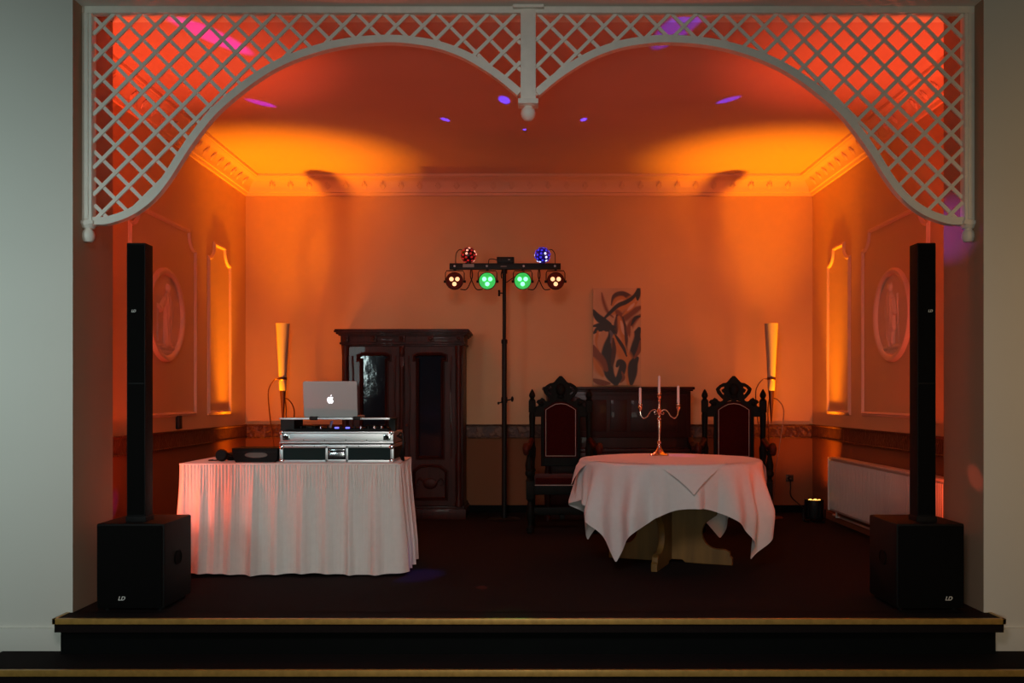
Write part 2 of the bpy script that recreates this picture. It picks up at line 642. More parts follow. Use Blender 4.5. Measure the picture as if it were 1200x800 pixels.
def half_lattice(ar, sgn, px0, anchor):
    xs = [a[0] for a in ar]
    zt = LP(0, 15)[1]
    poly = list(ar) + [(ar[-1][0], zt), (ar[0][0], zt)]

    def inside(px, pz):
        c = False
        n = len(poly)
        for i in range(n):
            x1, z1 = poly[i]
            x2, z2 = poly[(i + 1) % n]
            if (z1 > pz) != (z2 > pz) and px < (x2 - x1) * (pz - z1) / (z2 - z1) + x1:
                c = not c
        return c

    sp = 31.3 / SL
    ax = LP(anchor, 17)[0]
    m_ = MB()
    hw = 2.1 / SL
    for d in (-1, 1):
        for kk in range(-34, 34):
            x0 = ax + kk * sp
            # line goes down from (x0, zt)
            seg = None
            N = 300
            L = 1.35
            segs = []
            for i in range(N + 1):
                s_ = L * i / N
                px, pz = x0 + d * s_, zt - 0.0005 - s_
                ins = inside(px, pz)
                if ins and seg is None:
                    seg = [s_, s_]
                elif ins:
                    seg[1] = s_
                elif seg is not None:
                    segs.append(seg)
                    seg = None
            if seg:
                segs.append(seg)
            for a, b in segs:
                if b - a < 0.015:
                    continue
                a -= 0.006
                b += 0.008
                yy = 0.006 * d
                q = 0.7071 * hw
                p1 = (x0 + d * a, zt - a)
                p2 = (x0 + d * b, zt - b)
                nx_, nz_ = q, q * d
                t = bmesh.new()
                vs = []
                for yo in (yy - 0.006, yy + 0.006):
                    for (px, pz), s2 in ((p1, 1), (p1, -1), (p2, -1), (p2, 1)):
                        vs.append(t.verts.new((px + nx_ * s2, yo, min(pz + nz_ * s2, zt + 0.01))))
                for f in ((0, 1, 2, 3), (7, 6, 5, 4), (0, 4, 5, 1), (1, 5, 6, 2), (2, 6, 7, 3), (3, 7, 4, 0)):
                    t.faces.new([vs[i] for i in f])
                bmesh.ops.recalc_face_normals(t, faces=t.faces)
                m_.merge(t)
    m_.build('lattice', M_lattice, screen, smooth=False)
    # arch rail
    ap = MB()
    wv = 4.4 / SL
    ap.merge(sweep(ar, [(-wv, -0.026), (-wv, 0.026), (wv, 0.026), (wv, -0.026), (-wv, -0.026)], False, lambda u, v, h: (u, h, v)))
    ap.build('arch_rail', M_lattice, screen)


half_lattice(arch, 1, 110, 136)
half_lattice(arch_r, -1, 628, 661)
zt0, zt1 = LP(0, 10)[1], LP(0, 17.5)[1]
MB().box(LP(97, 0)[0], LP(1141, 0)[0], -0.03, 0.03, zt1, zt0 + 0.012, 0.006).build('top_rail', M_lattice, screen)
for (px, sg) in ((103.5, -1), (1134.5, 1)):
    cx = LP(px, 0)[0]
    w2 = 6.6 / SL
    p = MB().box(cx - w2, cx + w2, -0.03, 0.03, LP(0, 262)[1], zt1, 0.005)
    p.box(cx - w2 * .45, cx + w2 * .45, -0.037, 0.03, LP(0, 258)[1], zt1, 0.004)
    p.build('side_post', M_lattice, screen)
    z0 = LP(0, 262)[1]
    b = MB()
    b.lathe([(0.022, -0.104), (0.030, -0.095), (0.036, -0.078), (0.036, -0.062), (0.030, -0.045), (0.022, -0.036), (0.022, -0.03),
             (0.034, -0.028), (0.040, -0.016), (0.044, -0.012), (0.044, 0.0)], 20, Matrix.Translation((cx, 0, z0)))
    b.box(cx - .044, cx + .044, -.044, .044, z0 - .008, z0 + .012, .003)
    b.build('finial', M_lattice, screen)
cx = mid
p = MB().box(LP(610, 0)[0], LP(628, 0)[0], -0.038, 0.038, LP(0, 119)[1], LP(0, 13)[1], 0.006)
p.build('centre_post', M_lattice, screen)
MB().box(LP(601, 0)[0], LP(637.5, 0)[0], -0.06, 0.05, LP(0, 13.5)[1], LP(0, 4.5)[1], 0.008).build('post_cap', M_lattice, screen)
z0 = LP(0, 119)[1]
b = MB().box(cx - .058, cx + .058, -.055, .055, z0 - .026, z0 + .004, .006)
b.lathe([(0.004, -0.112), (0.024, -0.106), (0.038, -0.088), (0.043, -0.068), (0.038, -0.048), (0.026, -0.036), (0.024, -0.03), (0.040, -0.028), (0.040, -0.02)],
        24, Matrix.Translation((cx, 0, z0)))
b.build('finial', M_lattice, screen)

# ------------------------------------------------------------------ column speakers


def column_speaker(X, colx, y0, side, label):
    t_ = thing('column_speaker', label, 'speaker', (X, y0, 0), 0, 'column speakers')
    cab = MB().box(-0.19, 0.19, 0.012, 0.43, 0.018, 0.49, 0.012)
    for sx in (-0.15, 0.15):
        for sy in (0.06, 0.38):
            cab.lathe([(0.02, 0), (0.022, 0.02)], 12, Matrix.Translation((sx, sy, 0)))
    c_ = cab.build('subwoofer_cabinet', M_blackplastic, t_)
    # side grip recess rim on inner side
    s = -side
    g = MB()
    lp = [(x_, z_) for x_, z_ in arc(0.21, 0.27, 0.045, 0, 180, 10)] + [(0.165, 0.25)] + [(0.255, 0.25)]
    g.tube([(s * 0.191, a, b_) for a, b_ in [(0.165, 0.25), (0.165, 0.285), (0.185, 0.305), (0.235, 0.305), (0.255, 0.285), (0.255, 0.25), (0.235, 0.235), (0.185, 0.235), (0.165, 0.25)]], 0.006, 6)
    g.box(s * 0.188, s * 0.192, 0.165, 0.255, 0.236, 0.304)
    g.build('side_grip', M_grille, c_)
    MB().box(-0.18, 0.18, 0.0, 0.014, 0.03, 0.478, 0.005).build('grille', M_grille, t_)
    lg = MB().add_mesh(text_mesh('LD', 0.031, 0.002, 0.3))
    lg.build('logo', M_logo, t_, loc=(-0.045 if side < 0 else 0.11 * 0 + 0.095, -0.001, 0.075), smooth=False)
    cx_ = colx - X
    co = MB().box(cx_ - 0.053, cx_ + 0.053, 0.09, 0.20, 0.49, 2.066, 0.006)
    co.box(cx_ - 0.058, cx_ + 0.058, 0.085, 0.205, 0.487, 0.52, 0.005)
    cc = co.build('column', M_blackplastic, t_)
    MB().box(cx_ - 0.047, cx_ + 0.047, 0.086, 0.092, 0.53, 1.268, 0.002).build('column_grille', M_grille, t_)
    MB().box(cx_ - 0.047, cx_ + 0.047, 0.086, 0.092, 1.276, 2.055, 0.002).build('column_grille', M_grille, t_)
    lg = MB().add_mesh(text_mesh('LD', 0.020, 0.002, 0.3))
    lg.build('logo', M_logo, t_, loc=(cx_ + (-0.012 if side < 0 else 0.018), 0.085, 1.68), smooth=False)
    # handle slot at top front of the sub, under the column
    return t_


column_speaker(-2.22, -2.222, 5.215, -1, 'black column speaker on its subwoofer at the left side of the opening')
column_speaker(2.235, 2.247, 5.215, 1, 'black column speaker on its subwoofer at the right side of the opening')

# ------------------------------------------------------------------ floor uplights


def floor_uplight(loc, label, led, rz=0):
    t_ = thing('floor_uplight', label, 'stage light', loc, rz, 'floor uplights')
    h = MB()
    h.lathe([(0.075, 0.03), (0.085, 0.035), (0.09, 0.05), (0.09, 0.20), (0.086, 0.215), (0.078, 0.215), (0.076, 0.20), (0.002, 0.20)], 28, cap=False)
    h.lathe([(0.0, 0.03), (0.075, 0.03)], 28, cap=False)
    for kk in range(10):
        a = kk * 2 * pi / 10
        h.box(0.088 * cos(a) - .004, 0.088 * cos(a) + .004, 0.088 * sin(a) - .004, 0.088 * sin(a) + .004, 0.05, 0.17)
    h.build('housing', M_steel, t_)
    y_ = MB()
    y_.tube([(-0.105, 0, 0.12), (-0.105, 0, 0.015), (-0.09, 0, 0.006), (0.09, 0, 0.006), (0.105, 0, 0.015), (0.105, 0, 0.12)], 0.006, 6)
    y_.tube([(-0.07, -0.10, 0.006), (-0.07, 0.10, 0.006)], 0.006, 6)
    y_.tube([(0.07, -0.10, 0.006), (0.07, 0.10, 0.006)], 0.006, 6)
    y_.build('bracket', M_steel, t_)
    for kk in range(7):
        a = kk * pi / 3
        rr = 0.048 if kk < 6 else 0
        MB().lathe([(0.001, 0.215), (0.010, 0.213), (0.014, 0.206), (0.014, 0.199)], 12).build('led', led, t_, loc=(rr * cos(a), rr * sin(a), 0))
    return t_


floor_uplight((2.74, 9.02, 0), 'small black floor uplight glowing amber beside the radiator', M_amberled)
floor_uplight((-2.74, 9.02, 0), 'small black amber floor uplight in the rear left corner behind the skirted table', M_amberled)
floor_uplight((2.68, 5.93, 0), 'small black red floor uplight behind the right subwoofer', M_redled)
floor_uplight((-2.68, 5.93, 0), 'small black red floor uplight behind the left subwoofer', M_redled)

# ------------------------------------------------------------------ skirted table
TX0, TX1, TY0, TY1, TZ = -2.33, -0.885, 6.29, 6.96, 0.75
tb = thing('folding_table', 'folding banquet table under the white pleated skirt', 'table', ((TX0 + TX1) / 2, (TY0 + TY1) / 2, 0))
hw_, hd_ = (TX1 - TX0) / 2, (TY1 - TY0) / 2
MB().box(-hw_, hw_, -hd_, hd_, 0.712, 0.738, 0.004).build('tabletop', M_plank, tb)
for sx in (-1, 1):
    for sy in (-1, 1):
        MB().cyl((sx * (hw_ - .12), sy * (hd_ - .08), 0), (sx * (hw_ - .12), sy * (hd_ - .08), 0.712), 0.014).build('leg', M_steel, tb)
sk = thing('table_skirt', 'off-white pleated skirt and cloth around the table carrying the laptop', 'table skirt', ((TX0 + TX1) / 2, (TY0 + TY1) / 2, 0))


def skirt_mesh():
    cx_, cy_ = (TX0 + TX1) / 2, (TY0 + TY1) / 2
    segs = []
    rc = 0.025
    # perimeter with rounded corners, counter-clockwise from back-left: left side forward, front, right side, back
    pts = []
    ax, ay = hw_ + 0.006, hd_ + 0.006
    corners = [(-ax, -ay, 180, 270), (ax, -ay, 270, 360), (ax, ay, 0, 90), (-ax, ay, 90, 180)]
    raw = []
    for (qx, qy, a0, a1) in corners:
        ox = qx + (rc if qx < 0 else -rc)
        oy = qy + (rc if qy < 0 else -rc)
        raw += [(ox + rc * cos(R(a0 + (a1 - a0) * i / 6)), oy + rc * sin(R(a0 + (a1 - a0) * i / 6))) for i in range(7)]
    raw.append(raw[0])
    # resample
    out = []
    for i in range(len(raw) - 1):
        a, b = Vector(raw[i]), Vector(raw[i + 1])
        L = (b - a).length
        n = max(1, int(L / 0.0055))
        for k_ in range(n):
            out.append(a.lerp(b, k_ / n))
    n = len(out)
    cum = [0]
    for i in range(1, n + 1):
        cum.append(cum[-1] + (out[i % n] - out[i - 1]).length)
    tot = cum[-1]
    nrm = []
    for i in range(n):
        d = out[(i + 2) % n] - out[i - 2]
        d.normalize()
        nrm.append(Vector((d.y, -d.x)))
    rnd = random.Random(3)
    # irregular large folds: centres
    cent = []
    s_ = 0.03
    while s_ < tot - 0.05:
        cent.append((s_, rnd.uniform(0.6, 1.2), rnd.uniform(0.024, 0.045)))
        s_ += rnd.uniform(0.09, 0.19)
    rows = 30
    bm = bmesh.new()
    grid = []
    for j in range(rows + 1):
        v = j / rows
        z = 0.742 - v * 0.728
        row = []
        amp = 0.060 * min(1, (v * 1.25)) ** 0.8
        fine = 0.0065 * max(0, 1 - v * 3.0) + 0.0012
        for i in range(n):
            s_ = cum[i]
            fo = 0
            for c_, a_, w_ in cent:
                d = abs(s_ + 0.012 * v * sin(c_ * 37) - c_)
                d = min(d, tot - d)
                if d < 0.14:
                    fo += a_ * math.exp(-(d / (w_ * (0.65 + 0.35 * v))) ** 2)
            fi = sin(s_ * 2 * pi / 0.021 + 1.3 * sin(s_ * 31)) * fine
            off = 0.004 + 0.034 * v + amp * (fo - 0.35) * 0.9 + fi
            off = max(off, 0.003)
            p_ = out[i] + nrm[i] * off
            zz = z
            if j == rows:
                zz = 0.010 + 0.006 * (1 + sin(s_ * 9))
            row.append(bm.verts.new((p_.x, p_.y, zz)))
        grid.append(row)
    for j in range(rows):
        for i in range(n):
            bm.faces.new((grid[j][i], grid[j + 1][i], grid[j + 1][(i + 1) % n], grid[j][(i + 1) % n]))
    me = bpy.data.meshes.new('skirt')
    bm.to_mesh(me)
    bm.free()
    return me


link('skirt', skirt_mesh(), M_skirt, sk)
MB().box(-hw_ - 0.012, hw_ + 0.012, -hd_ - 0.012, hd_ + 0.012, 0.739, 0.752, 0.005).build('top_cloth', M_skirt, sk)

# ------------------------------------------------------------------ flight case, controller, laptop
CX = -1.30
cs = thing('flight_case', 'aluminium-edged dark flight case holding the controller on the skirted table', 'flight case', (CX, 6.34, 0.752))
W2 = 0.385


def case_box(z0, z1, y0, y1, panel_y):
    pass


shell = MB().box(-W2 + .008, W2 - .008, 0.006, 0.47, 0.002, 0.120)
body = shell.build('case_base', M_casepanel, cs, smooth=False)
fr = MB()
for z0, z1 in ((0.0, 0.018), (0.101, 0.122)):
    fr.box(-W2, W2, -0.001, 0.012, z0, z1, 0.002)
    fr.box(-W2, -W2 + .010, 0.0, 0.476, z0, z1, 0.002)
    fr.box(W2 - .010, W2, 0.0, 0.476, z0, z1, 0.002)
for xx in (-W2, W2 - 0.022):
    fr.box(xx, xx + 0.022, -0.001, 0.012, 0.0, 0.122, 0.002)
    fr.box(xx if xx < 0 else xx + .012, xx + .010 if xx < 0 else xx + .022, 0.0, 0.03, 0.0, 0.122, 0.002)
fr.build('edge_frame', M_alu, body)
co = MB()
co.ball((0, 0, 0), 0.017, 12, (1, 0.5, 1))
co = co.build('ball_corner', M_chrome, body)
for i, (xx, z) in enumerate(((-W2 + .014, .012), (-W2 + .014, .106), (W2 - .014, .012), (W2 - .014, .106))):
    c_ = co if i == 0 else co.copy()
    if i:
        COL.objects.link(c_)
    c_.location = (xx, 0, z)
rv = MB()
rv.ball((0, 0, 0), 0.0035, 8)
rv = rv.build('rivet', M_steel, body)
for i in range(10):
    c_ = rv if i == 0 else rv.copy()
    if i:
        COL.objects.link(c_)
    c_.location = (-0.30 + i * 0.15, -0.002, 0.111) if i < 5 else (-0.222 + (i - 5) * 0.142, -0.002, 0.153)
# recessed handle
hd = MB()
x0, x1, z0, z1 = -0.075, 0.078, 0.006, 0.114
for a in ((x0, x1, z0, z0 + .016), (x0, x1, z1 - .016, z1), (x0, x0 + .016, z0, z1), (x1 - .016, x1, z0, z1)):
    hd.box(a[0], a[1], -0.006, 0.006, a[2], a[3], 0.002)
for i in range(4):
    for z in (z0 + .008, z1 - .008):
        hd.ball((x0 + .02 + i * .037, -.007, z), .003, 6)
hh = hd.build('handle_dish', M_alu, body)
hb = MB().box(x0 + .016, x1 - .016, -0.002, 0.004, z0 + .016, z1 - .016)
hb.build('handle_recess', M_steel, body)
g = MB().box(-0.050, 0.054, -0.016, -0.004, 0.036, 0.072, 0.004)
g.box(-0.050, 0.054, -0.013, -0.004, 0.082, 0.090, 0.002)
g.tube([(-0.050, -.008, .086), (-0.052, -.010, .06), (-0.050, -.010, .04)], 0.004, 6)
g.tube([(0.054, -.008, .086), (0.056, -.010, .06), (0.054, -.010, .04)], 0.004, 6)
g.build('handle', M_chrome, body)
# upper section
up = MB().box(-W2 + .003, W2 - .003, 0.002, 0.468, 0.130, 0.206, 0.003)
up.box(-W2, W2, -0.002, 0.010, 0.196, 0.209, 0.002)
up.box(-W2, W2, -0.002, 0.010, 0.130, 0.140, 0.002)
upper = up.build('upper_section', M_alu, cs)
MB().box(-W2 + .006, W2 - .006, 0.004, 0.468, 0.1215, 0.1305).build('hinge_gap', M_steel, cs)
for xx in (-W2 + .045, W2 - .045):
    lt = MB().box(xx - .024, xx + .024, -0.008, 0.0, 0.152, 0.194, 0.003)
    lt.build('latch_plate', M_chrome, upper)
    b_ = MB().tube([(xx - .018, -.012, .176), (xx, -.014, .180), (xx + .014, -.012, .170)], .007, 8)
    b_.box(xx - .008, xx + .014, -.014, -.006, .160, .178, .003)
    b_.build('latch', M_steel, upper)
for xx in (-W2 + .016, W2 - .016):
    MB().ball((xx, -.001, .202), .014, 12, (1, .5, 1)).build('ball_corner', M_chrome, upper)
# sliding laptop shelf
sh = MB().box(-W2 - 0.008, W2 - 0.012, 0.03, 0.33, 0.292, 0.300, 0.001)
shelf = sh.build('laptop_shelf', M_steel, cs)
for a, b_ in ((-W2 - .008, -0.19), (-0.135, 0.105), (0.155, W2 - .03)):
    MB().box(a, b_, 0.022, 0.031, 0.290, 0.302, 0.001).build('shelf_edge', M_alu, shelf)
MB().box(-W2 - .006, -W2 + .085, 0.05, 0.30, 0.206, 0.292).build('shelf_support', M_steel, shelf)
MB().box(W2 - .06, W2 - .018, 0.20, 0.30, 0.206, 0.292).build('shelf_support', M_steel, shelf)
for xx in (-0.162, 0.13):
    MB().box(xx - .024, xx + .024, 0.018, 0.06, 0.286, 0.312, 0.003).build('rubber_stop', M_steel, shelf)

ct = thing('dj_controller', 'black mixing controller with blue lit pads in the flight case', 'mixer', (CX, 6.37, 0.958))
MB().box(-0.36, 0.34, 0.02, 0.40, 0.001, 0.022, 0.004).build('body', M_blackplastic, ct)
for xx in (-0.23, 0.23):
    j = MB().lathe([(0.075, 0), (0.075, 0.012), (0.07, 0.017), (0.02, 0.018)], 32)
    j.build('jog_wheel', M_steel, ct, loc=(xx, 0.20, 0.0225))
rnd = random.Random(5)
for i in range(14):
    xx = -0.31 + i * 0.046
    kx = MB().lathe([(0.008, 0), (0.007, 0.016), (0.005, 0.018)], 10)
    kx.build('knob', M_chrome if i in (4, 10, 12, 13) else M_steel, ct, loc=(xx, 0.05 + 0.02 * (i % 2), 0.0225))
for xx in (-0.012, 0.062):
    MB().box(-.013, .013, -.01, .01, 0, .010, .002).build('pad', M_blueled, ct, loc=(xx, 0.035, 0.0225))
MB().tube([(-0.07, 0.09, 0.026), (-0.055, 0.09, 0.075)], 0.010, 6).build('hinge_strut', M_alu, ct)

# cables at right of the case
cb = MB()
for kx in range(3):
    ph = kx * 1.1
    cb.tube(spline([(W2 + .008 + .004 * kx, 0.10, .18), (W2 + .045 + .01 * kx, 0.08 + .02 * kx, .20 - .03 * kx), (W2 + .055, .07, .11), (W2 + .03 + .012 * kx, .09, .05), (W2 + .05, .14, .012), (W2 + .02, .24, .012)], 6), 0.006, 6)
cbo = cb.build('cable_bundle', M_steel, loc=(CX, 6.34, 0.748))
tag(cbo, 'black cable bundle hanging at the right end of the flight case', 'cable')

# laptop
LX = -1.352
lap = thing('laptop', 'open silver laptop with a glowing white mark on its lid, on the case shelf', 'laptop', (LX, 6.405, 1.0545), R(-1.5))


def rrect(x0, x1, z0, z1, r_, n=5):
    return arc(x1 - r_, z1 - r_, r_, 0, 90, n) + arc(x0 + r_, z1 - r_, r_, 90, 180, n) + arc(x0 + r_, z0 + r_, r_, 180, 270, n) + arc(x1 - r_, z0 + r_, r_, 270, 360, n)


bs = MB().add_mesh(outline_mesh([rrect(-.182, .182, -.125, .125, .012)], 0.014, 0.002))
bso = bs.build('base', M_laptop, lap, loc=(0, 0.125, 0.007), rot=(R(90), 0, 0))
MB().box(-.16, .16, -.05, .0, .0, .001).build('keyboard', M_blackplastic, lap, loc=(0, 0.14, 0.0143))
ld = MB().add_mesh(outline_mesh([rrect(-.183, .183, 0, .243, .012)], 0.006, 0.0015))
lid = ld.build('lid', M_laptop, lap, loc=(0, -0.002, 0.006), rot=(R(7), 0, 0))
hg = MB().box(-.10, .10, -0.004, 0.004, 0, 0.008, .002)
hg.build('hinge', M_steel, lap, loc=(0, 0.002, 0.006))
MB().box(-.172, .172, .003, .0042, .012, .232).build('screen', M_darkglass, lid)
# fruit-shaped mark: body with a bite, and leaf
ap = [(0, .86), (.10, .90), (.24, .94), (.40, .90), (.54, .78)]
ap += [(.44, .68), (.39, .55), (.39, .40), (.46, .26), (.58, .17)]
ap += [(.52, 0.0), (.42, -.18), (.31, -.30), (.20, -.33), (.10, -.29), (0, -.26), (-.10, -.29), (-.20, -.33), (-.32, -.29), (-.45, -.12), (-.55, .10), (-.60, .35), (-.57, .60), (-.46, .80), (-.30, .92), (-.14, .91)]
lf = [(.0, 1.0), (.02, 1.16), (.12, 1.30), (.27, 1.38), (.26, 1.22), (.16, 1.06)]
sc = 0.036
loops = [[(a * sc * 1.05, (b_ - .4) * sc) for a, b_ in ap], [(a * sc, (b_ - .4) * sc) for a, b_ in lf]]
am = MB().add_mesh(outline_mesh(loops, 0.001))
am.build('lid_mark', M_applewhite, lid, smooth=False, loc=(0.001, -0.0037, 0.118))

# black case and headphones left of the flight case
bc = thing('black_case', 'low black case with an oval highlight shaped on its front, on the table, left of the flight case', 'case', (-1.862, 6.50, 0.752))
pr = MB()
pr.add_mesh(outline_mesh([[(-.125, .0), (.125, 0), (.148, .02), (.150, .09), (-.150, .09), (-.148, .05), (-.135, .02)]], 0.26, 0.006))
pr.build('shell', M_blackplastic, bc)
ov = MB().add_mesh(outline_mesh([[(0.075 * cos(a), 0.018 * sin(a)) for a in [i * pi / 14 for i in range(28)]]], 0.008, 0.002))  # pale metallic oval stands in for a highlight on the case front
ov.build('oval_highlight', mat('pale oval highlight', (0.30, 0.25, 0.22), 0.3, metal=0.8), bc, loc=(0.01, -0.131, 0.050), rot=(R(-18), 0, 0))
MB().box(-.148, .148, -.1315, .1315, .068, .073, .001).build('seam', M_steel, bc)

hp = thing('headphones', 'black headphones lying on the left end of the skirted table', 'headphones', (-2.115, 6.46, 0.752))
e = MB().lathe([(0.012, -.024), (0.036, -.022), (0.042, -.008), (0.042, .008), (0.034, .022), (0.01, .024)], 24, Matrix.Rotation(R(80), 4, 'X'))
e.build('ear_cup', M_blackplastic, hp, loc=(0, 0, 0.043))
e = MB().lathe([(0.012, -.024), (0.036, -.022), (0.042, -.008), (0.042, .008), (0.034, .022), (0.01, .024)], 24, Matrix.Rotation(R(10), 4, 'X'))
e.build('ear_cup', M_blackplastic, hp, loc=(0.03, 0.13, 0.0285))
hb_ = MB().tube(spline([(0, .0, .07), (.035, .0, .055), (.05, .03, .042), (.06, .08, .038), (.04, .12, .050)], 8), .009, 8)
hb_.tube(spline([(0.0, .02, .012), (-.05, .03, .007), (-.10, .03, .006), (-.09, .09, .006)], 6), .004, 6)
hb_.build('headband', M_steel, hp)

# ------------------------------------------------------------------ round table
RX, RY, RR = 1.025, 6.84, 0.655
rt = thing('round_table', 'round table on crossed blond wooden planks, under the draped white cloth', 'table', (RX, RY, 0))
MB().lathe([(RR - .045, .712), (RR - .034, .718), (RR - .034, .734), (RR - .042, .740)], 64).build('tabletop', M_plank, rt)


def plank_outline():
    h = 0.45
    r = []
    r += [(h, 0.0), (h, 0.045), (h - .015, .055), (h - .018, .085), (h - .05, .10)]
    r += [(h - .09, .10)]
    # concave round notch
    r += [(x_, z_) for x_, z_ in arc(h - .10, .215, .115, -90, -235, 14)][1:]
    r += [(.335, .345), (.345, .375), (.335, .405), (.30, .42), (.275, .45), (.28, .52), (.33, .60), (.40, .66), (.42, .70)]
    pts = [(.06, .0), (.06, .02), (-.06, .02), (-.06, 0)]
    left = [(-a, b_) for a, b_ in r]
    return r + left[::-1] + [(-.12, 0), (-.10, .02), (.10, .02), (.12, 0)]


for rz in (R(-22), R(68)):
    pl = MB().add_mesh(outline_mesh([plank_outline()], 0.045 if rz < 0 else 0.044, 0.005))
    pl.build('cross_plank', M_plank, rt, rot=(0, 0, rz), loc=(0, 0, 0.006))
MB().box(-.30, .30, -.30, .30, .70, .714).build('top_brace', M_plank, rt, rot=(0, 0, R(-22)))


def fold(phi, d, seed):
    a = 0
    a += 0.42 * cos(4 * (phi - seed))                    # corners swing out
    a += 0.42 * cos(13 * phi + 1.1 + 0.8 * sin(2 * phi))
    a += 0.34 * cos(22 * phi + 0.4 + 1.2 * sin(3 * phi + 1))
    a += 0.10 * cos(31 * phi)
    return a


PH0 = R(-90 - 40)   # direction of the front-left corner (measured in world XY)


def drape_mesh(half_diag, corner_phi, lift, seed_phi):
    a_ = half_diag / math.sqrt(2)
    n = 480 if lift == 0 else 1440
    bm = bmesh.new()
    Rr = RR + 0.003 + lift
    inner = [0.06, 0.2, 0.35, 0.5, 0.6]
    M = 26
    rows = [[] for _ in range(len(inner) + M + 1)]
    zt_ = 0.746 + lift
    for i in range(n):
        phi = 2 * pi * i / n
        q = phi - corner_phi + pi / 4
        rho = a_ / max(abs(cos(q)), abs(sin(q)))
        rho = min(rho, half_diag * (0.992 if lift == 0 else 1.0))
        j = 0
        for r_ in inner:
            rr = min(r_, rho)
            rows[j].append(bm.verts.new((rr * cos(phi), rr * sin(phi), zt_)))
            j += 1
        for k_ in range(M + 1):
            s_ = 0.61 + (max(rho, 0.615) - 0.61) * k_ / M
            # wrap around the rim with a small radius
            c0 = Rr - 0.028
            rad = 0.028
            if s_ <= c0:
                rr, z = s_, zt_
                d = 0
            else:
                al = (s_ - c0) / rad
                if al < pi / 2:
                    rr = c0 + rad * sin(al)
                    z = zt_ - rad * (1 - cos(al))
                    d = 0
                else:
                    d = s_ - c0 - rad * pi / 2
                    rr = c0 + rad
                    z = zt_ - rad - d
            A = 0.080 * min(1, d / 0.30) ** 0.9
            if lift > 0:
                off = 0.012 * min(1, d / 0.03) + 0.30 * d
            else:
                off = A * (fold(phi, d, seed_phi) + 0.52) * 0.95
            rr += max(off, 0.0)
            # the hem of long corners swings slightly inward towards the vertical
            if d > 0.35:
                rr -= 0.10 * (d - 0.35)
            rows[j].append(bm.verts.new((rr * cos(phi), rr * sin(phi), z)))
            j += 1
    c = bm.verts.new((0, 0, zt_))
    for i in range(n):
        bm.faces.new((c, rows[0][i], rows[0][(i + 1) % n]))
    for a, b_ in zip(rows, rows[1:]):
        for i in range(n):
            bm.faces.new((a[i], b_[i], b_[(i + 1) % n], a[(i + 1) % n]))
    bmesh.ops.recalc_face_normals(bm, faces=bm.faces)
    me = bpy.data.meshes.new('cloth')
    bm.to_mesh(me)
    bm.free()
    return me


oc = link('tablecloth', drape_mesh(1.315, PH0, 0.0, PH0), M_cloth, loc=(RX, RY, 0))
tag(oc, 'large white tablecloth with long hanging corners draped over the round table', 'tablecloth')
ot = link('table_topper', drape_mesh(0.840, R(-86), 0.003, PH0), M_cloth, loc=(RX, RY, 0))
tag(ot, 'small white top cloth with a pointed tip over the front of the round table', 'tablecloth')

# ------------------------------------------------------------------ candelabra
KX, KY, KZ = 0.998, 7.20, 0.751
cd = thing('candelabra', 'tall three-armed metal candelabra on the round table', 'candelabra', (KX, KY, KZ))
MB().lathe([(.072, 0), (.074, .004), (.066, .010), (.052, .014), (.036, .024), (.022, .044), (.014, .066), (.010, .085)], 32).build('base', M_silver, cd)
st = MB().lathe([(.010, .085), (.015, .090), (.017, .098), (.011, .106), (.008, .115), (.009, .15), (.012, .20), (.015, .255), (.011, .268), (.018, .276),
                 (.011, .285), (.011, .31), (.020, .322), (.022, .332), (.014, .345), (.010, .37), (.009, .41), (.012, .42)], 20)
st.build('stem', M_silver, cd)


def cup(parent, x_, z_):
    c_ = MB().lathe([(.006, -.03), (.009, -.022), (.015, -.012), (.017, 0), (.012, .008), (.010, .014), (.022, .018), (.024, .021), (.012, .022), (.0115, .033), (.010, .033), (.009, .024)], 20, cap=False)
    c_.build('candle_cup', M_silver, parent, loc=(x_, 0, z_))


for s in (-1, 1):
    a_ = MB().tube(spline([(s * .010, 0, .328), (s * .035, 0, .348), (s * .065, 0, .335), (s * .088, 0, .300), (s * .118, 0, .284), (s * .140, 0, .305), (s * .146, 0, .345)], 8), .0045, 8)
    a_.tube(spline([(s * .012, 0, .320), (s * .03, 0, .312), (s * .036, 0, .326), (s * .026, 0, .332)], 6), .003, 6)
    a_.build('arm', M_silver, cd)
    cup(cd, s * .146, .365)
cup(cd, 0, .448)
for s, z_, h_, lb in ((-1, .388, .128, 'white candle in the left arm of the candelabra'), (0, .471, .135, 'tallest white candle in the middle of the candelabra'), (1, .388, .142, 'white candle in the right arm of the candelabra')):
    c_ = MB().lathe([(.0085, 0), (.0105, .006), (.0100, h_ - .006), (.007, h_), (.001, h_ + .001)], 16)
    c_.tube([(0, 0, h_ - .002), (.001, 0, h_ + .010)], .001, 5)
    o = c_.build('candle', M_candle, loc=(KX + s * .146, KY, KZ + z_))
    tag(o, lb, 'candle', 'candles in the candelabra')

# ------------------------------------------------------------------ thrones


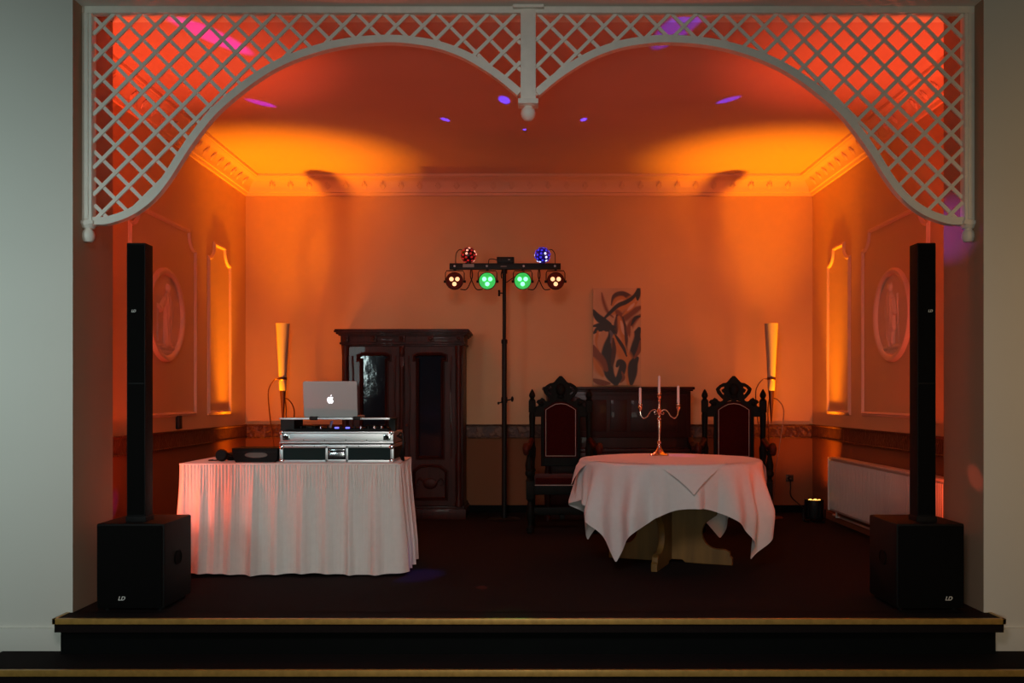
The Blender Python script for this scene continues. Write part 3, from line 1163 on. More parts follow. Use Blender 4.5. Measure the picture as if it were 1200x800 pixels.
def throne():
    t_ = thing('throne_chair', 'x', 'chair', (0, 0, 0), 0, 'carved throne armchairs')
    yb = 0.27
    # rear posts with finials
    for s in (-1, 1):
        p_ = MB()
        p_.box(s * .265 - .028, s * .265 + .028, yb - .028, yb + .028, 0, .50, .004)
        p_.lathe([(.03, .50), (.034, .52), (.024, .54), (.026, .60), (.034, .66), (.036, .72), (.028, .75), (.024, .80), (.026, .92), (.030, 1.02), (.026, 1.06)], 16, Matrix.Translation((s * .265, yb, 0)))
        p_.box(s * .265 - .033, s * .265 + .033, yb - .033, yb + .033, 1.055, 1.165, .005)
        p_.lathe([(.026, 1.165), (.030, 1.172), (.018, 1.18), (.020, 1.19), (.030, 1.205), (.028, 1.225), (.016, 1.25), (.006, 1.268), (.001, 1.272)], 16, Matrix.Translation((s * .265, yb, 0)))
        p_.build('back_post', M_throne, t_)
    # front legs and arm supports
    for s in (-1, 1):
        l_ = MB()
        l_.lathe([(.024, 0), (.036, .015), (.036, .05), (.022, .065), (.020, .09), (.033, .14), (.036, .20), (.024, .26), (.020, .28), (.032, .30)], 16, Matrix.Translation((s * .285, -.24, 0)))
        l_.box(s * .285 - .034, s * .285 + .034, -.274, -.206, .30, .46, .005)
        l_.build('leg', M_throne, t_)
        a_ = MB().lathe([(.030, .46), (.020, .48), (.018, .50), (.030, .56), (.034, .60), (.022, .66), (.018, .68), (.028, .70), (.030, .73)], 16, Matrix.Translation((s * .295, -.235, 0)))
        a_.ball((s * .295, -.275, .53), .035, 14, (1, .7, 1))
        a_.build('arm_support', M_throne, t_)
        r_ = MB().tube(spline([(s * .27, yb, .80), (s * .285, .12, .775), (s * .30, -.06, .745), (s * .315, -.22, .765), (s * .32, -.29, .775), (s * .32, -.325, .75), (s * .32, -.315, .715), (s * .32, -.285, .715)], 6), .026, 10,
                       radii=None)
        r_.ball((s * .32, -.295, .745), .043, 14, (.75, 1, 1))
        r_.build('armrest', mat('red brown armrest wood', (0.05, 0.008, 0.005), 0.5, var=0.3, vscale=20, kind='wood', spec=.2), t_)
    # seat
    MB().box(-.27, .27, -.25, .27, .34, .42, .006).build('seat_rail', M_throne, t_)
    MB().box(-.245, .245, -.255, .235, .42, .49, .025).build('seat_cushion', M_velvet, t_)
    MB().tube([(-.245, -.256, .425), (.245, -.256, .425)], .004, 6).build('seat_piping', M_piping, t_)
    # stretchers
    MB().box(-.25, .25, -.25, -.22, .17, .23, .005).box(-.02, .02, -.23, yb, .12, .16, .004).box(-.25, .25, yb - .02, yb + .02, .10, .15, .004).build('stretcher', M_throne, t_)
    # back frame with crest, holes
    out = [(-.178, .56), (.178, .56), (.178, 1.02), (.245, 1.02), (.245, 1.085), (.235, 1.10), (.215, 1.105)]
    out += [(.20, 1.12), (.205, 1.135), (.222, 1.15), (.21, 1.165), (.19, 1.17), (.175, 1.185), (.155, 1.175), (.14, 1.155), (.12, 1.15), (.10, 1.158)]
    out += [(.09, 1.175), (.115, 1.20), (.145, 1.235), (.158, 1.27), (.150, 1.283), (.125, 1.305), (.095, 1.322), (.070, 1.325), (.055, 1.335), (.03, 1.365), (0.008, 1.388)]
    left = [(-a, b_) for a, b_ in out[2:]][::-1]
    full = out + left
    hole_c = [(-.142, .645), (.142, .645), (.142, 1.08), (.10, 1.108), (.05, 1.135), (0, 1.142), (-.05, 1.135), (-.10, 1.108), (-.142, 1.08)]
    loops_ = [full, hole_c]
    for s in (-1, 1):
        loops_.append([(s * a, b_) for a, b_ in [(.088, 1.205), (.112, 1.228), (.135, 1.265), (.118, 1.290), (.085, 1.304), (.080, 1.28), (.105, 1.262), (.098, 1.245), (.082, 1.24)]])
        loops_.append([(s * a, b_) for a, b_ in [(.018, 1.155), (.045, 1.152), (.07, 1.143), (.062, 1.16), (.04, 1.168), (.02, 1.172)]])
    bf = MB().add_mesh(outline_mesh(loops_, .04, .006))
    # relief shield on the crest
    bf.ball((0, -.02, 1.265), .045, 16, (1, .5, 1.35))
    bf.ball((0, -.022, 1.20), .02, 12, (1.6, .6, 1))
    for s in (-1, 1):
        bf.ball((s * .178, -.022, 1.135), .022, 12, (1, .6, 1))
        bf.tube([(s * .162, -.02, .58), (s * .162, -.02, 1.05)], .008, 8)
    bf.build('back_frame', M_throne, t_, loc=(0, yb, 0))
    cu_ = MB().add_mesh(outline_mesh([[(-.143, .644), (.143, .644), (.143, 1.082), (.10, 1.11), (.05, 1.137), (0, 1.144), (-.05, 1.137), (-.10, 1.11), (-.143, 1.082)]], .05, .015))
    cu_.build('back_cushion', M_velvet, t_, loc=(0, yb, 0))
    pp = [(-.138, .65), (.138, .65), (.138, 1.078), (.10, 1.104), (.05, 1.130), (0, 1.137), (-.05, 1.130), (-.10, 1.104), (-.138, 1.078), (-.138, .65)]
    MB().tube([(a, -.026, b_) for a, b_ in pp], .0035, 6).build('back_piping', M_piping, t_, loc=(0, yb, 0))
    return t_


th = throne()
th.location = (0.294, 8.48, 0)
th['label'] = 'dark carved throne chair with red velvet in front of the piano, left end'
th2 = copy_tree(th)
th2.location = (1.855, 8.48, 0)
th2.rotation_euler = (0, 0, R(-11))
th2['label'] = 'dark carved throne chair with red velvet half hidden behind the round table'

# ------------------------------------------------------------------ piano
pn = thing('upright_piano', 'dark mahogany upright piano against the back wall between the two thrones', 'piano', (0.88, 9.22, 0))
MB().box(-.70, .71, .01, .50, .10, 1.27, .006).build('case', M_piano, pn)
MB().box(-.745, .745, -.03, .535, 1.27, 1.298, .008).box(-.73, .73, -.015, .52, 1.255, 1.27, .004).build('lid', M_piano, pn)
MB().box(-.66, .67, -.008, .012, .80, 1.22, .006).box(-.56, -.12, -.014, .0, .86, 1.17, .004).box(-.08, .08, -.014, .0, .86, 1.17, .004).box(.12, .57, -.014, .0, .86, 1.17, .004).build('front_panel', M_piano, pn)
MB().box(-.66, .67, -.002, .012, .14, .60, .006).build('lower_panel', M_piano, pn)
MB().box(-.72, .73, -.22, .02, .60, .66, .008).build('key_bed', M_piano, pn)
MB().box(-.66, .67, -.20, .01, .66, .70, .008).build('fallboard', M_piano, pn)
for s in (-1, 1):
    x_ = s * .70
    MB().add_mesh(outline_mesh([[(-.22, .66), (-.235, .69), (-.22, .72), (-.15, .735), (-.06, .75), (-.02, .80), (.01, .80), (.01, .66)]], .05, .006)).build('cheek', M_piano, pn, rot=(0, 0, R(90)), loc=(x_, 0, 0))
    MB().lathe([(.03, .0), (.032, .04), (.022, .06), (.028, .14), (.036, .30), (.036, .45), (.024, .52), (.034, .56), (.036, .60)], 16).build('leg', M_piano, pn, loc=(x_, -.17, 0))
MB().box(-.71, .72, -.03, .5, 0, .10, .006).build('plinth', M_piano, pn)

# ------------------------------------------------------------------ wardrobe
WX = -1.245
wd = thing('wardrobe', 'tall dark carved wooden wardrobe with two glazed doors against the back wall', 'wardrobe', (WX, 9.21, 0))
MB().box(-.595, .595, .02, .53, .08, 1.78, .004).build('body', M_wardrobe, wd)
cr = MB()
for (e, z0, z1) in ((.600, 1.700, 1.715), (.615, 1.715, 1.735), (.605, 1.735, 1.80), (.625, 1.80, 1.815), (.645, 1.815, 1.832), (.662, 1.832, 1.850), (.655, 1.850, 1.862)):
    cr.box(-e, e, .015 - (e - .595), .545, z0, z1, .003)
cr.build('cornice', M_wardrobe, wd)
for x_ in (-.555, -.28, 0, .28, .555):
    b_ = MB().box(-.03, .03, -.03, .0, 1.735, 1.80, .006)
    b_.ball((0, -.03, 1.768), .02, 12, (1, .6, 1))
    b_.build('corbel', M_wardrobe, wd, loc=(x_, 0, 0))
pl = MB().box(-.625, .625, -.015, .54, 0, .10, .006)
pl.box(-.61, .61, .0, .54, .10, .125, .004)
pl.build('plinth', M_wardrobe, wd)
for x_ in (-.555, .555):
    c_ = MB().lathe([(.035, .125), (.038, .15), (.030, .17), (.024, .20), (.027, .45), (.034, .58), (.034, .62), (.022, .66), (.024, 1.1), (.028, 1.45), (.022, 1.50), (.032, 1.53), (.024, 1.56), (.036, 1.62), (.040, 1.70)], 18)
    c_.build('column', M_wardrobe, wd, loc=(x_, -.005, 0))
MB().box(-.022, .022, -.018, .02, .125, 1.70, .006).lathe([(.018, .3), (.014, .9), (.018, 1.5)], 12, Matrix.Translation((0, -.02, 0))).ball((0, -.02, 1.64), .03, 12, (.8, .6, 1.6)).build('centre_post', M_wardrobe, wd)
for s in (-1, 1):
    xc = s * .275
    d_ = thing('door', None, None)
    bpy.data.objects.remove(d_)
    gx, z0, z1 = .125, .60, 1.59
    # door leaf with opening
    leaf_ = outline_mesh([[(-.245, .135), (.245, .135), (.245, 1.69), (-.245, 1.69)],
                          [(-gx, z0), (gx, z0), (gx, z1 - .03), (gx + .03, z1 - .03), (gx + .03, z1 + .01), (gx - .01, z1 + .01), (gx - .01, z1 + .03),
                           (-gx + .01, z1 + .03), (-gx + .01, z1 + .01), (-gx - .03, z1 + .01), (-gx - .03, z1 - .03), (-gx, z1 - .03)]], .03, .003)
    dm = MB().add_mesh(leaf_)
    do = dm.build('door', M_wardrobe, wd, loc=(xc, .005, 0))
    MB().box(-.155, .155, .003, .008, z0 - .005, z1 + .035).build('glass_pane', M_darkglass, do)
    mprof2 = [(-0.018, 0), (-0.016, 0.010), (-0.006, 0.014), (0.0, 0.006), (0.010, 0.018), (0.016, 0.010), (0.018, 0)]
    path_ = [(-gx, z0), (gx, z0), (gx, z1 - .03), (gx + .03, z1 - .03), (gx + .03, z1 + .012), (gx - .012, z1 + .03), (-gx + .012, z1 + .03), (-gx - .03, z1 + .012), (-gx - .03, z1 - .03), (-gx, z1 - .03)]
    fm = MB()
    fm.merge(sweep(path_, mprof2, True, lambda u, v, h: (u, -.015 - h, v)))
    fm.build('glazing_bead', M_wardrobe, do)
    lp_ = [(-.16, .20), (.16, .20), (.16, .47), (.10, .52), (0, .53), (-.10, .52), (-.16, .47)]
    fm = MB()
    fm.merge(sweep(lp_, mprof2, True, lambda u, v, h: (u, -.015 - h, v)))
    fm.ball((0, -.018, .35), .055, 16, (1.3, .25, 1))
    for q in (-1, 1):
        fm.tube(spline([(q * .05, -.02, .35), (q * .10, -.022, .40), (q * .13, -.02, .36), (q * .10, -.02, .33)], 6), .008, 6)
    fm.build('lower_panel', M_wardrobe, do)
    fm = MB()
    for q in (-1, 1):
        fm.tube(spline([(q * .205, -.016, .60), (q * .21, -.02, .9), (q * .20, -.02, 1.2), (q * .21, -.016, 1.6)], 5), .010, 8)
    fm.build('side_bead', M_wardrobe, do)
    MB().lathe([(.004, 0), (.010, .004), (.008, .018), (.012, .026), (.004, .032)], 12, Matrix.Rotation(R(90), 4, 'X')).build('door_knob', M_bronze, do, loc=(-s * .225, -.016, .92))

# ------------------------------------------------------------------ painting
import numpy as np


def painting():
    W, H = .497, 1.01
    nx, nz = 90, 182
    uu, vv = np.meshgrid(np.linspace(0, 1, nx), np.linspace(0, 1, nz))
    colr = np.zeros((nz, nx, 3))
    colr[:] = (0.62, 0.37, 0.20)
    colr *= (0.94 + 0.06 * np.sin(uu * 9 + vv * 7 + 2 * np.sin(vv * 11)))[..., None]
    asp = H / W

    def stroke(pts, wd_, col_, soft=0.25, taper=True):
        P = [Vector(p) for p in spline([(a, b_) for a, b_ in pts], 10)]
        n = len(P)
        best = np.full(uu.shape, -1.0)
        for i, p in enumerate(P):
            t_ = i / (n - 1)
            w_ = 1.2 * wd_ * (0.38 + 0.62 * sin(pi * min(1, max(0, t_))) if taper else 1)
            d = np.sqrt((uu - p.x) ** 2 + ((vv - p.y) * asp) ** 2)
            best = np.maximum(best, 1 - d / w_)
        a = np.clip(best / soft, 0, 1)[..., None]
        colr[:] = colr * (1 - a) + np.array(col_) * a

    BK, BR, OR2, DK, PE, LT = (.018, .016, .018), (.20, .06, .02), (.52, .20, .04), (.07, .022, .014), (.52, .30, .15), (.62, .42, .28)
    stroke([(.18, .05), (.22, .14), (.30, .24), (.42, .30)], .05, BR, .8)
    stroke([(.40, .17), (.46, .09), (.60, .07), (.74, .09), (.84, .12)], .075, DK)
    stroke([(.40, .18), (.48, .12), (.60, .10), (.70, .12)], .05, OR2, .6)
    stroke([(.42, .26), (.60, .20), (.80, .12), (.94, .07)], .10, OR2, .5)
    stroke([(.20, .33), (.34, .26), (.52, .18), (.70, .14), (.86, .08), (.98, -.03)], .045, BK)
    stroke([(.96, -.02), (.94, .06), (.93, .12)], .05, BK)
    stroke([(.0, .23), (.10, .30), (.22, .34), (.36, .37)], .075, BK)
    stroke([(.50, .24), (.62, .30), (.76, .26), (.98, .20)], .12, BR, .5)
    stroke([(.62, .28), (.80, .20), (.92, .14)], .05, OR2, .6)
    stroke([(.72, .23), (.80, .19), (.86, .16)], .03, LT)
    stroke([(.50, .28), (.48, .40), (.46, .50)], .05, DK)
    stroke([(.54, .30), (.60, .42), (.66, .54), (.68, .62)], .10, OR2, .6)
    stroke([(.58, .34), (.64, .44), (.72, .50)], .04, LT)
    stroke([(.62, .30), (.68, .42), (.70, .56), (.72, .68)], .035, DK)
    stroke([(.98, .28), (.84, .34), (.76, .42), (.80, .52)], .08, BR, .5)
    stroke([(.98, .29), (.88, .31), (.80, .38)], .035, BK)
    stroke([(.96, .42), (.90, .50), (.90, .60), (.80, .68), (.72, .72)], .11, BK)
    stroke([(.80, .40), (.82, .48), (.76, .58), (.74, .66)], .05, PE, .6)
    stroke([(.0, .39), (.15, .38), (.30, .385), (.46, .40)], .05, BK)
    stroke([(.02, .46), (.12, .42), (.28, .42), (.40, .43)], .06, BK)
    stroke([(.10, .44), (.08, .54), (.12, .64)], .04, OR2)
    stroke([(.22, .46), (.20, .56), (.22, .66)], .11, PE)
    stroke([(.38, .40), (.40, .50), (.34, .60), (.30, .70), (.30, .80), (.36, .90), (.48, .98)], .13, BK)
    stroke([(.36, .44), (.40, .50), (.37, .56)], .04, (.10, .10, .13))
    stroke([(.0, .60), (.06, .68), (.18, .76), (.28, .84)], .10, BR)
    stroke([(.0, .72), (.10, .82), (.20, .90)], .10, OR2, .7)
    stroke([(.0, .94), (.16, .97), (.34, .98)], .06, BR)
    stroke([(.46, .50), (.50, .58), (.60, .66), (.70, .74), (.74, .86), (.76, .99)], .15, OR2, .5)
    stroke([(.46, .48), (.54, .54), (.64, .62), (.70, .70)], .035, BK)
    stroke([(.42, .52), (.44, .62), (.42, .72), (.40, .80)], .045, DK)
    stroke([(.50, .80), (.55, .76), (.62, .79), (.58, .88), (.50, .96), (.46, .99)], .075, BK)
    stroke([(.60, .86), (.64, .92), (.58, .97)], .03, BR)
    stroke([(.92, .72), (.84, .78), (.82, .88), (.80, .98)], .10, BK)
    stroke([(.86, .72), (.96, .64), (.99, .54)], .04, BR)
    # canvas body
    bm = bmesh.new()
    g = [[bm.verts.new((-W / 2 + W * i / (nx - 1), -.034, H * (1 - j / (nz - 1)))) for i in range(nx)] for j in range(nz)]
    for j in range(nz - 1):
        for i in range(nx - 1):
            bm.faces.new((g[j][i], g[j + 1][i], g[j + 1][i + 1], g[j][i + 1]))
    bk = [bm.verts.new((sx * W / 2, 0, z)) for sx, z in ((-1, H), (-1, 0), (1, 0), (1, H))]
    bm.faces.new([g[j][0] for j in range(nz)] + [bk[1], bk[0]])
    bm.faces.new([g[nz - 1 - j][-1] for j in range(nz)] + [bk[3], bk[2]])
    bm.faces.new([g[0][nx - 1 - i] for i in range(nx)] + [bk[0], bk[3]])
    bm.faces.new([g[-1][i] for i in range(nx)] + [bk[2], bk[1]])
    bm.faces.new(bk[::-1])
    me = bpy.data.meshes.new('painting')
    bm.verts.index_update()
    bm.to_mesh(me)
    bm.free()
    ca = me.color_attributes.new('paint', 'FLOAT_COLOR', 'POINT')
    full = np.ones((len(me.vertices), 4))
    full[:, :3] = (.55, .36, .24)
    full[:nx * nz, :3] = colr.reshape(-1, 3)
    ca.data.foreach_set('color', full.ravel())
    m = bpy.data.materials.new('oil paint on canvas')
    m.use_nodes = True
    nt = m.node_tree
    b_ = nt.nodes['Principled BSDF']
    b_.inputs['Roughness'].default_value = .5
    at = nt.nodes.new('ShaderNodeAttribute')
    at.attribute_name = 'paint'
    nt.links.new(at.outputs['Color'], b_.inputs['Base Color'])
    n = nt.nodes.new('ShaderNodeTexNoise')
    n.inputs['Scale'].default_value = 90
    bp = nt.nodes.new('ShaderNodeBump')
    bp.inputs['Strength'].default_value = .15
    nt.links.new(n.outputs['Fac'], bp.inputs['Height'])
    nt.links.new(bp.outputs['Normal'], b_.inputs['Normal'])
    o = link('painting', me, m, smooth=False, loc=(.912, YB - .002, 1.318))
    tag(o, 'tall abstract painting of swirling black, brown and orange forms above the piano', 'painting')


painting()

# ------------------------------------------------------------------ floor lamps (torcheres)


def torchere(loc, mir, label):
    t_ = thing('floor_lamp', label, 'floor lamp', loc, 0, 'slender torch floor lamps')
    MB().lathe([(.11, 0), (.115, .006), (.105, .014), (.02, .02), (.012, .03)], 32).build('base', M_bronze, t_)
    sh_ = MB().lathe([(.030, 1.262), (.034, 1.27), (.036, 1.36), (.048, 1.60), (.066, 1.915), (.068, 1.925), (.062, 1.922), (.044, 1.60), (.030, 1.30), (.026, 1.27)], 28, cap=False)
    sh_.build('shade', M_shade, t_)
    MB().lathe([(.037, 1.365), (.041, 1.37), (.041, 1.388), (.0385, 1.393)], 24, cap=False).build('ring', M_bronze, t_)
    MB().lathe([(.002, .93), (.008, .97), (.030, 1.262), (.030, 1.27)], 16).build('tip_cone', M_bronze, t_)
    s = mir
    r1 = spline([(s * -.036, 0, 1.378), (s * -.08, .01, 1.372), (s * -.13, .02, 1.31), (s * -.150, .02, 1.22), (s * -.13, .02, .98), (s * -.07, .01, .55), (s * -.012, 0, .02)], 8)
    MB().tube(r1, .006, 8).build('wire_leg', M_bronze, t_)
    r2 = spline([(s * .024, 0, 1.185), (s * .06, -.01, 1.17), (s * .105, -.02, 1.11), (s * .118, -.02, 1.02), (s * .09, -.02, .80), (s * .04, -.01, .45), (s * .010, 0, .02)], 8)
    MB().tube(r2, .006, 8).build('wire_leg', M_bronze, t_)
    r3 = spline([(0, .03, 1.20), (0, .08, 1.18), (0, .13, 1.05), (0, .10, .80), (0, .04, .4), (0, .01, .02)], 8)
    MB().tube(r3, .006, 8).build('wire_leg', M_bronze, t_)
    return t_


torchere((2.40, 9.30, 0), 1, 'slender torch-shaped floor lamp beside the right throne')
torchere((-2.44, 9.30, 0), 1, 'slender torch-shaped floor lamp in the left corner behind the skirted table')

# ------------------------------------------------------------------ radiator
rd = thing('radiator', 'long white panel radiator under the dado on the right wall', 'radiator', (2.946, 0, 0))
y0, y1 = 6.25, 8.88
MB().box(-.105, -.03, y0, y1, .13, .622, .006).build('panel', M_radiator, rd)
rb = MB()
yy = y0 + .02
while yy < y1 - .02:
    rb.box(-.1145, -.104, yy, yy + .017, .15, .60, .004)
    yy += .0333
rb.build('ribs', M_radiator, rd, smooth=True)
gr = MB().box(-.122, -.015, y0 - .004, y1 + .004, .618, .634, .004)
gr.build('top_grille', M_radiator, rd)
MB().box(-.120, -.015, y1, y1 + .006, .13, .625, .002).box(-.120, -.015, y0 - .006, y0, .13, .625, .002).build('side_cover', M_radiator, rd)
MB().box(-.03, 0, 6.7, 6.74, .2, .55).box(-.03, 0, 8.4, 8.44, .2, .55).build('wall_bracket', M_radiator, rd)
pp = MB().tube([(-.03, 6.1, .07), (-.03, 9.0, .07)], .011, 8)
pp.tube([(-.065, 8.80, .13), (-.065, 8.80, .07), (-.03, 8.80, .07)], .010, 8)
pp.build('pipe', M_radiator, rd)

# ------------------------------------------------------------------ wall odds and ends
sp_ = thing('wall_plug', 'black plug in a wall socket near the right rear corner', 'plug', (2.71, YB, .355))
MB().box(-.038, .038, -.012, 0, -.036, .036, .003).build('socket_plate', M_socket, sp_)
MB().lathe([(.022, 0), (.022, .02), (.012, .035)], 16, Matrix.Rotation(R(90), 4, 'X')).build('plug', M_socket, sp_, loc=(0, -.012, 0))
MB().tube(spline([(0, -.03, -.01), (-.005, -.06, -.08), (-.01, -.10, -.18), (.06, -.25, -.27), (.10, -.45, -.335), (.02, -.64, -.346)], 8), .006, 6).build('cable', M_steel, sp_)
wb = MB().box(0, .030, -.036, .036, -.055, .055, .004)
wb.box(.028, .033, -.02, .02, -.03, .03, .002)
wbo = wb.build('thermostat', M_socket, loc=(XL, 7.87, .985))
tag(wbo, 'small black wall box on the left wall just above the dado border', 'thermostat')

# ------------------------------------------------------------------ medallions


def medallion(side, label):
    t_ = thing('wall_medallion', label, 'medallion', (side * 2.95, 7.60, 1.86), R(90) if side < 0 else R(-90), 'round relief medallions')
    Rm = .38
    MB().lathe([(Rm, 0), (Rm, .018), (Rm - .012, .034), (Rm - .030, .038), (Rm - .048, .030), (Rm - .056, .016), (Rm - .056, .0)], 72, Matrix.Rotation(R(90), 4, 'X'), cap=False).build('rim', M_mould, t_)
    caps = []
    if side < 0:
        caps = [((.04, .215), (.04, .222), .036, .030), ((.04, .18), (.04, .15), .026, .022), ((.035, .12), (.03, .0), .070, .034), ((.03, .0), (.02, -.20), .074, .028),
                ((.05, -.02), (.055, -.22), .045, .032), ((-.03, .12), (-.12, .04), .028, .026), ((-.12, .04), (-.16, .06), .020, .020), ((.10, .12), (.12, -.02), .028, .024),
                ((-.01, -.20), (-.02, -.235), .03, .02), ((.06, -.21), (.075, -.235), .03, .02), ((-.16, .06), (-.17, -.22), .010, .010)]
    else:
        caps = [((-.04, .225), (-.04, .232), .035, .030), ((-.04, .19), (-.04, .16), .025, .022), ((-.04, .13), (-.03, .02), .068, .034), ((-.03, .0), (-.05, -.18), .050, .030),
                ((.0, .0), (.03, -.10), .045, .034), ((.03, -.10), (.02, -.22), .030, .026), ((.02, .12), (.06, .02), .026, .026), ((-.09, .12), (-.13, .0), .026, .024),
                ((-.10, .02), (-.12, -.15), .040, .018), ((.10, .16), (.13, -.23), .012, .012), ((-.05, -.18), (-.05, -.235), .028, .022)]
    caps += [((-.17, -.262), (.17, -.262), .022, .014), ((-.13, -.30), (.13, -.30), .02, .008)]
    n = 110
    bm = bmesh.new()
    V = {}
    rin = Rm - .05
    for j in range(n + 1):
        for i in range(n + 1):
            x_ = -rin + 2 * rin * i / n
            z_ = -rin + 2 * rin * j / n
            if x_ * x_ + z_ * z_ > (rin * 1.01) ** 2:
                continue
            h = .006
            for (a, b_, r_, hh_) in caps:
                ax, az = a
                bx, bz = b_
                dx, dz = bx - ax, bz - az
                L2 = dx * dx + dz * dz + 1e-9
                t0 = max(0, min(1, ((x_ - ax) * dx + (z_ - az) * dz) / L2))
                d = math.hypot(x_ - ax - dx * t0, z_ - az - dz * t0)
                if d < r_:
                    q = math.sqrt(1 - (d / r_) ** 2)
                    hh2 = .006 + hh_ * q + .003 * sin(x_ * 160 + z_ * 18) * q
                    h = max(h, hh2)
            V[i, j] = bm.verts.new((x_, -h, z_))
    for j in range(n):
        for i in range(n):
            q = [(i, j), (i + 1, j), (i + 1, j + 1), (i, j + 1)]
            if all(k_ in V for k_ in q):
                bm.faces.new([V[k_] for k_ in q])
    bmesh.ops.smooth_vert(bm, verts=bm.verts, factor=.4, use_axis_x=False, use_axis_y=True, use_axis_z=False)
    me = bpy.data.meshes.new('relief')
    bm.to_mesh(me)
    bm.free()
    link('relief_figure', me, M_mould, t_)
    return t_


medallion(-1, 'round plaster relief medallion with a robed standing figure on the left wall')
medallion(1, 'round plaster relief medallion with a standing figure and staff on the right wall')

# ------------------------------------------------------------------ lighting stand and bar
PX, PY = -.2425, 9.20
ls = thing('lighting_stand', 'thin black lighting stand pole standing between the wardrobe and the left throne', 'stand', (PX, PY, 0))
MB().lathe([(.16, 0), (.162, .006), (.15, .012), (.03, .016)], 36).build('base_plate', M_steel, ls)
MB().cyl((0, 0, .01), (0, 0, 1.75), .024).build('lower_pole', M_steel, ls)
MB().cyl((0, 0, 1.70), (0, 0, 2.447), .018).build('upper_pole', M_steel, ls)
MB().lathe([(.027, 1.72), (.030, 1.73), (.030, 1.755), (.022, 1.765)], 20, cap=False).build('collar', M_steel, ls)
kk_ = MB().tube([(.02, -.01, 1.165), (.07, -.02, 1.175)], .007, 8)
kk_.ball((.078, -.02, 1.178), .028, 12, (.5, 1, 1.0))
kk_.build('knob', M_steel, ls)
kk_ = MB().tube([(-.02, -.01, 1.15), (-.05, -.02, 1.14)], .006, 8)
kk_.ball((-.056, -.02, 1.138), .018, 12, (.7, 1, .8))
kk_.lathe([(.028, 1.14), (.030, 1.15), (.030, 1.19), (.026, 1.2)], 18, cap=False)
kk_.build('knob', M_steel, ls)
kk_ = MB().tube([(-.015, -.01, 2.215), (-.045, -.015, 2.215)], .006, 8)
kk_.tube([(-.047, -.015, 2.195), (-.052, -.015, 2.215), (-.047, -.015, 2.235)], .009, 8)
kk_.ball((-.05, -.015, 2.235), .012, 8)
kk_.ball((-.05, -.015, 2.195), .012, 8)
kk_.build('wing_knob', M_steel, ls)

lb = thing('light_bar', 'black horizontal light bar on top of the lighting stand', 'light bar', (PX, PY, 2.447))
MB().box(-.535, .552, -.028, .028, 0, .058, .003).build('bar', M_steel, lb)
MB().box(-.405, -.295, -.031, -.027, .018, .050, .001).build('label_plate', M_plate, lb)
for x_ in (-.485, -.17, .19, .495):
    MB().lathe([(.011, 0), (.011, .005), (.006, .007)], 12, Matrix.Translation((x_, -.028, .03)) @ Matrix.Rotation(R(90), 4, 'X')).build('bolt', M_alu, lb)
MB().box(-.035, .025, -.030, -.027, .024, .030).build('printed_mark', M_plate, lb)
MB().lathe([(.028, -.04), (.028, 0)], 16).build('socket', M_steel, lb)
MB().tube(spline([(-.02, -.02, -.01), (-.03, -.02, -.05), (-.025, -.02, -.09)], 5), .006, 6).build('clamp_lever', M_steel, lb)
MB().tube(spline([(.02, -.02, -.13), (.08, -.03, -.09), (.15, -.02, -.045), (.21, 0, -.01)], 6), .004, 6).build('cable', M_steel, lb)


def par(dx, body_m, led_m, label, cab):
    t_ = thing('spot_light', label, 'spotlight', (PX + dx, PY, 2.447), 0, 'spotlights hung from the light bar')
    cz = -.118
    hs = MB().lathe([(.02, .075), (.06, .07), (.075, .05), (.084, -.02), (.086, -.055), (.080, -.060), (.079, -.050)], 32, Matrix.Translation((0, 0, cz)) @ Matrix.Rotation(R(-90), 4, 'X') @ Matrix.Diagonal((1, 1, 1, 1)), cap=False)
    hs.build('housing', M_steel, t_)
    MB().lathe([(.001, 0), (.080, 0), (.080, .006), (.001, .006)], 32, Matrix.Translation((0, -.052, cz)) @ Matrix.Rotation(R(-90), 4, 'X'), cap=False).build('lens_plate', body_m, t_)
    for ax, az in ((-.029, .018), (.029, .018), (0, -.030)):
        MB().lathe([(.021, 0), (.019, .006), (.010, .010), (.001, .011)], 18, Matrix.Rotation(R(90), 4, 'X')).build('led_lens', led_m, t_, loc=(ax, -.0525, cz + az))
    yk = MB().tube([(-.092, 0, cz), (-.092, 0, -.035), (-.08, 0, -.012), (.08, 0, -.012), (.092, 0, -.035), (.092, 0, cz)], .005, 6)
    yk.box(-.012, .012, -.015, .015, -.014, .004)
    yk.build('yoke', M_steel, t_)
    for s in (-1, 1):
        MB().cyl((s * .084, 0, cz), (s * .108, 0, cz), .012, 12).build('yoke_knob', M_steel, t_)
    if cab:
        MB().tube(spline([(cab * .05, .05, cz - .07), (cab * .11, .05, cz - .07), (cab * .15, .05, cz + .0), (cab * .17, .04, -.06), (cab * .165, .02, .0)], 7), .005, 6).build('cable', M_steel, t_)
    return t_


par(-.485, M_warmglass, M_warmled, 'spotlight with three warm white lamps hung at the left end of the light bar', 1)
par(-.165, M_green, M_greenled, 'spotlight glowing green hung left of the stand pole', -1)
par(.180, M_green, M_greenled, 'spotlight glowing green hung right of the stand pole', 1)
par(.502, M_warmglass, M_warmled, 'spotlight with three warm white lamps hung at the right end of the light bar', -1)


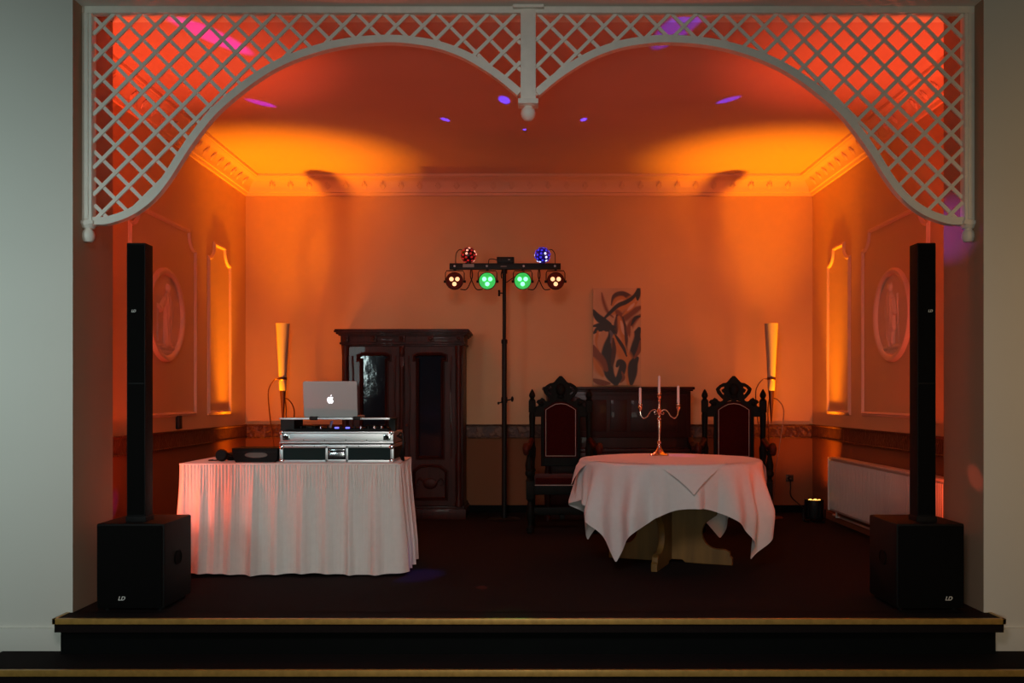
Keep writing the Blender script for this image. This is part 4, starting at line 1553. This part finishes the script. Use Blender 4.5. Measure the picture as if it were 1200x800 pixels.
def ball_light(dx, body_m, lens_m, lit_m, lit_n, label, s):
    t_ = thing('effect_ball_light', label, 'effect light', (PX + dx, PY, 2.505), 0, 'ball effect lights on the light bar')
    c = Vector((0, 0, .082))
    MB().ball(c, .076, 28).lathe([(.03, 0), (.03, .012), (.02, .02)], 16).build('globe', body_m, t_)
    n = 44
    cnt = 0
    lens = MB().lathe([(.0130, 0), (.011, .004), (.006, .007), (.0005, .008)], 12)
    me = bpy.data.meshes.new('lens')
    lens.bm.to_mesh(me)
    lens.bm.free()
    me2 = me.copy()
    for q in range(n):
        z = 1 - 2 * (q + .5) / n
        a = q * 2.39996
        d = Vector((math.sqrt(1 - z * z) * cos(a), z, math.sqrt(1 - z * z) * sin(a)))
        if d.y > .25:
            continue
        lit = (q * 7 + dx * 10) % 11 < lit_n
        o = link('lens', me2 if lit else me, lit_m if lit else lens_m, t_)
        o.location = c + d * .073
        o.rotation_euler = d.to_track_quat('Z', 'Y').to_euler()
    MB().tube(spline([(s * .05, .02, .13), (s * .09, .02, .14), (s * .12, .01, .10), (s * .125, 0, .04), (s * .125, 0, .0)], 6), .004, 6).build('cable', M_steel, t_)
    return t_


ball_light(-.352, M_ballred, M_lensred, M_lenspink, 2, 'round effect light with red lenses on top of the bar at left', -1)
ball_light(.374, M_ballblue, M_lensblue, M_lensbright, 2, 'round effect light with blue lenses on top of the bar at right', 1)
cbx = thing('control_box', 'small black control box on top of the middle of the light bar', 'control box', (PX + .012, PY, 2.505))
MB().box(-.085, .085, -.03, .03, .006, .062, .006).build('housing', M_steel, cbx)
MB().box(.025, .045, -.032, -.028, .030, .040, .001).build('switch', M_plate, cbx)
MB().box(-.06, .06, -.02, .02, 0, .008).build('foot', M_steel, cbx)
MB().tube(spline([(-.085, 0, .035), (-.12, 0, .045), (-.16, 0, .040), (-.168, 0, .0)], 6), .004, 6).build('cable', M_steel, cbx)

# beams thrown by the blue effect ball and its red twin
BL = Vector((PX + .374, PY - .10, 2.58))
BLR = Vector((PX - .352, PY - .10, 2.58))


def beam(src, tgt, ang, power, color, blend=.25):
    spot('effect_beam', src, tgt, ang, power, color, blend, .003)


VIO = (0.05, 0.04, 1.0)
MAG = (0.35, 0.0, 1.0)
for tx, ty, ang, pw in ((-.19, 7.22, 2.4, 900), (-.69, 7.73, 1.8, 750), (-.04, 8.02, 1.3, 600), (.45, 7.73, 1.8, 750), (1.53, 7.22, 2.0, 800), (.92, 5.80, 3.6, 800)):
    beam(BL, (tx, ty, ZC), ang * 1.1, pw, VIO, .6)
beam(BLR, (-2.08, 7.30, ZC), 2.6, 600, MAG, .7)
beam(BLR, (-2.0, 5.95, ZC), 3.6, 1300, (.7, 0, .8), .7)
beam(BL, (1.13, 7.2, .76), 6, 40, (0.7, .1, 1.0), .6)
beam(BL, (OR_, 5.62, 2.2), 6.5, 330, (.45, .12, 1.0), .9)
beam(BLR, (-2.95, 6.62, .42), 3.0, 200, (.5, .02, 1.0), .9)
beam(BLR, (OR_, 5.30, .74), 1.7, 450, (1.0, .12, .06), .8)
beam(BL, (-.75, 6.3, 0.0), 6, 260, (.12, .08, 1.0), .9)
beam(BLR, (-.30, 5.9, 0.0), 1.2, 260, (1.0, .1, .05), .6)
beam(BL, (-.13, 5.06, 0.0), 4.5, 40, (0.1, 1.0, .25), .9)

# warm wash thrown forward by the two end spotlights
spot('par_wash', (PX + .502, PY - .08, 2.32), (1.15, 6.9, .75), 34, 60, (1.0, .12, .05), .9, .03)
spot('par_wash', (PX - .485, PY - .08, 2.32), (-1.7, 6.7, .75), 34, 30, (1.0, .20, .10), .9, .03)
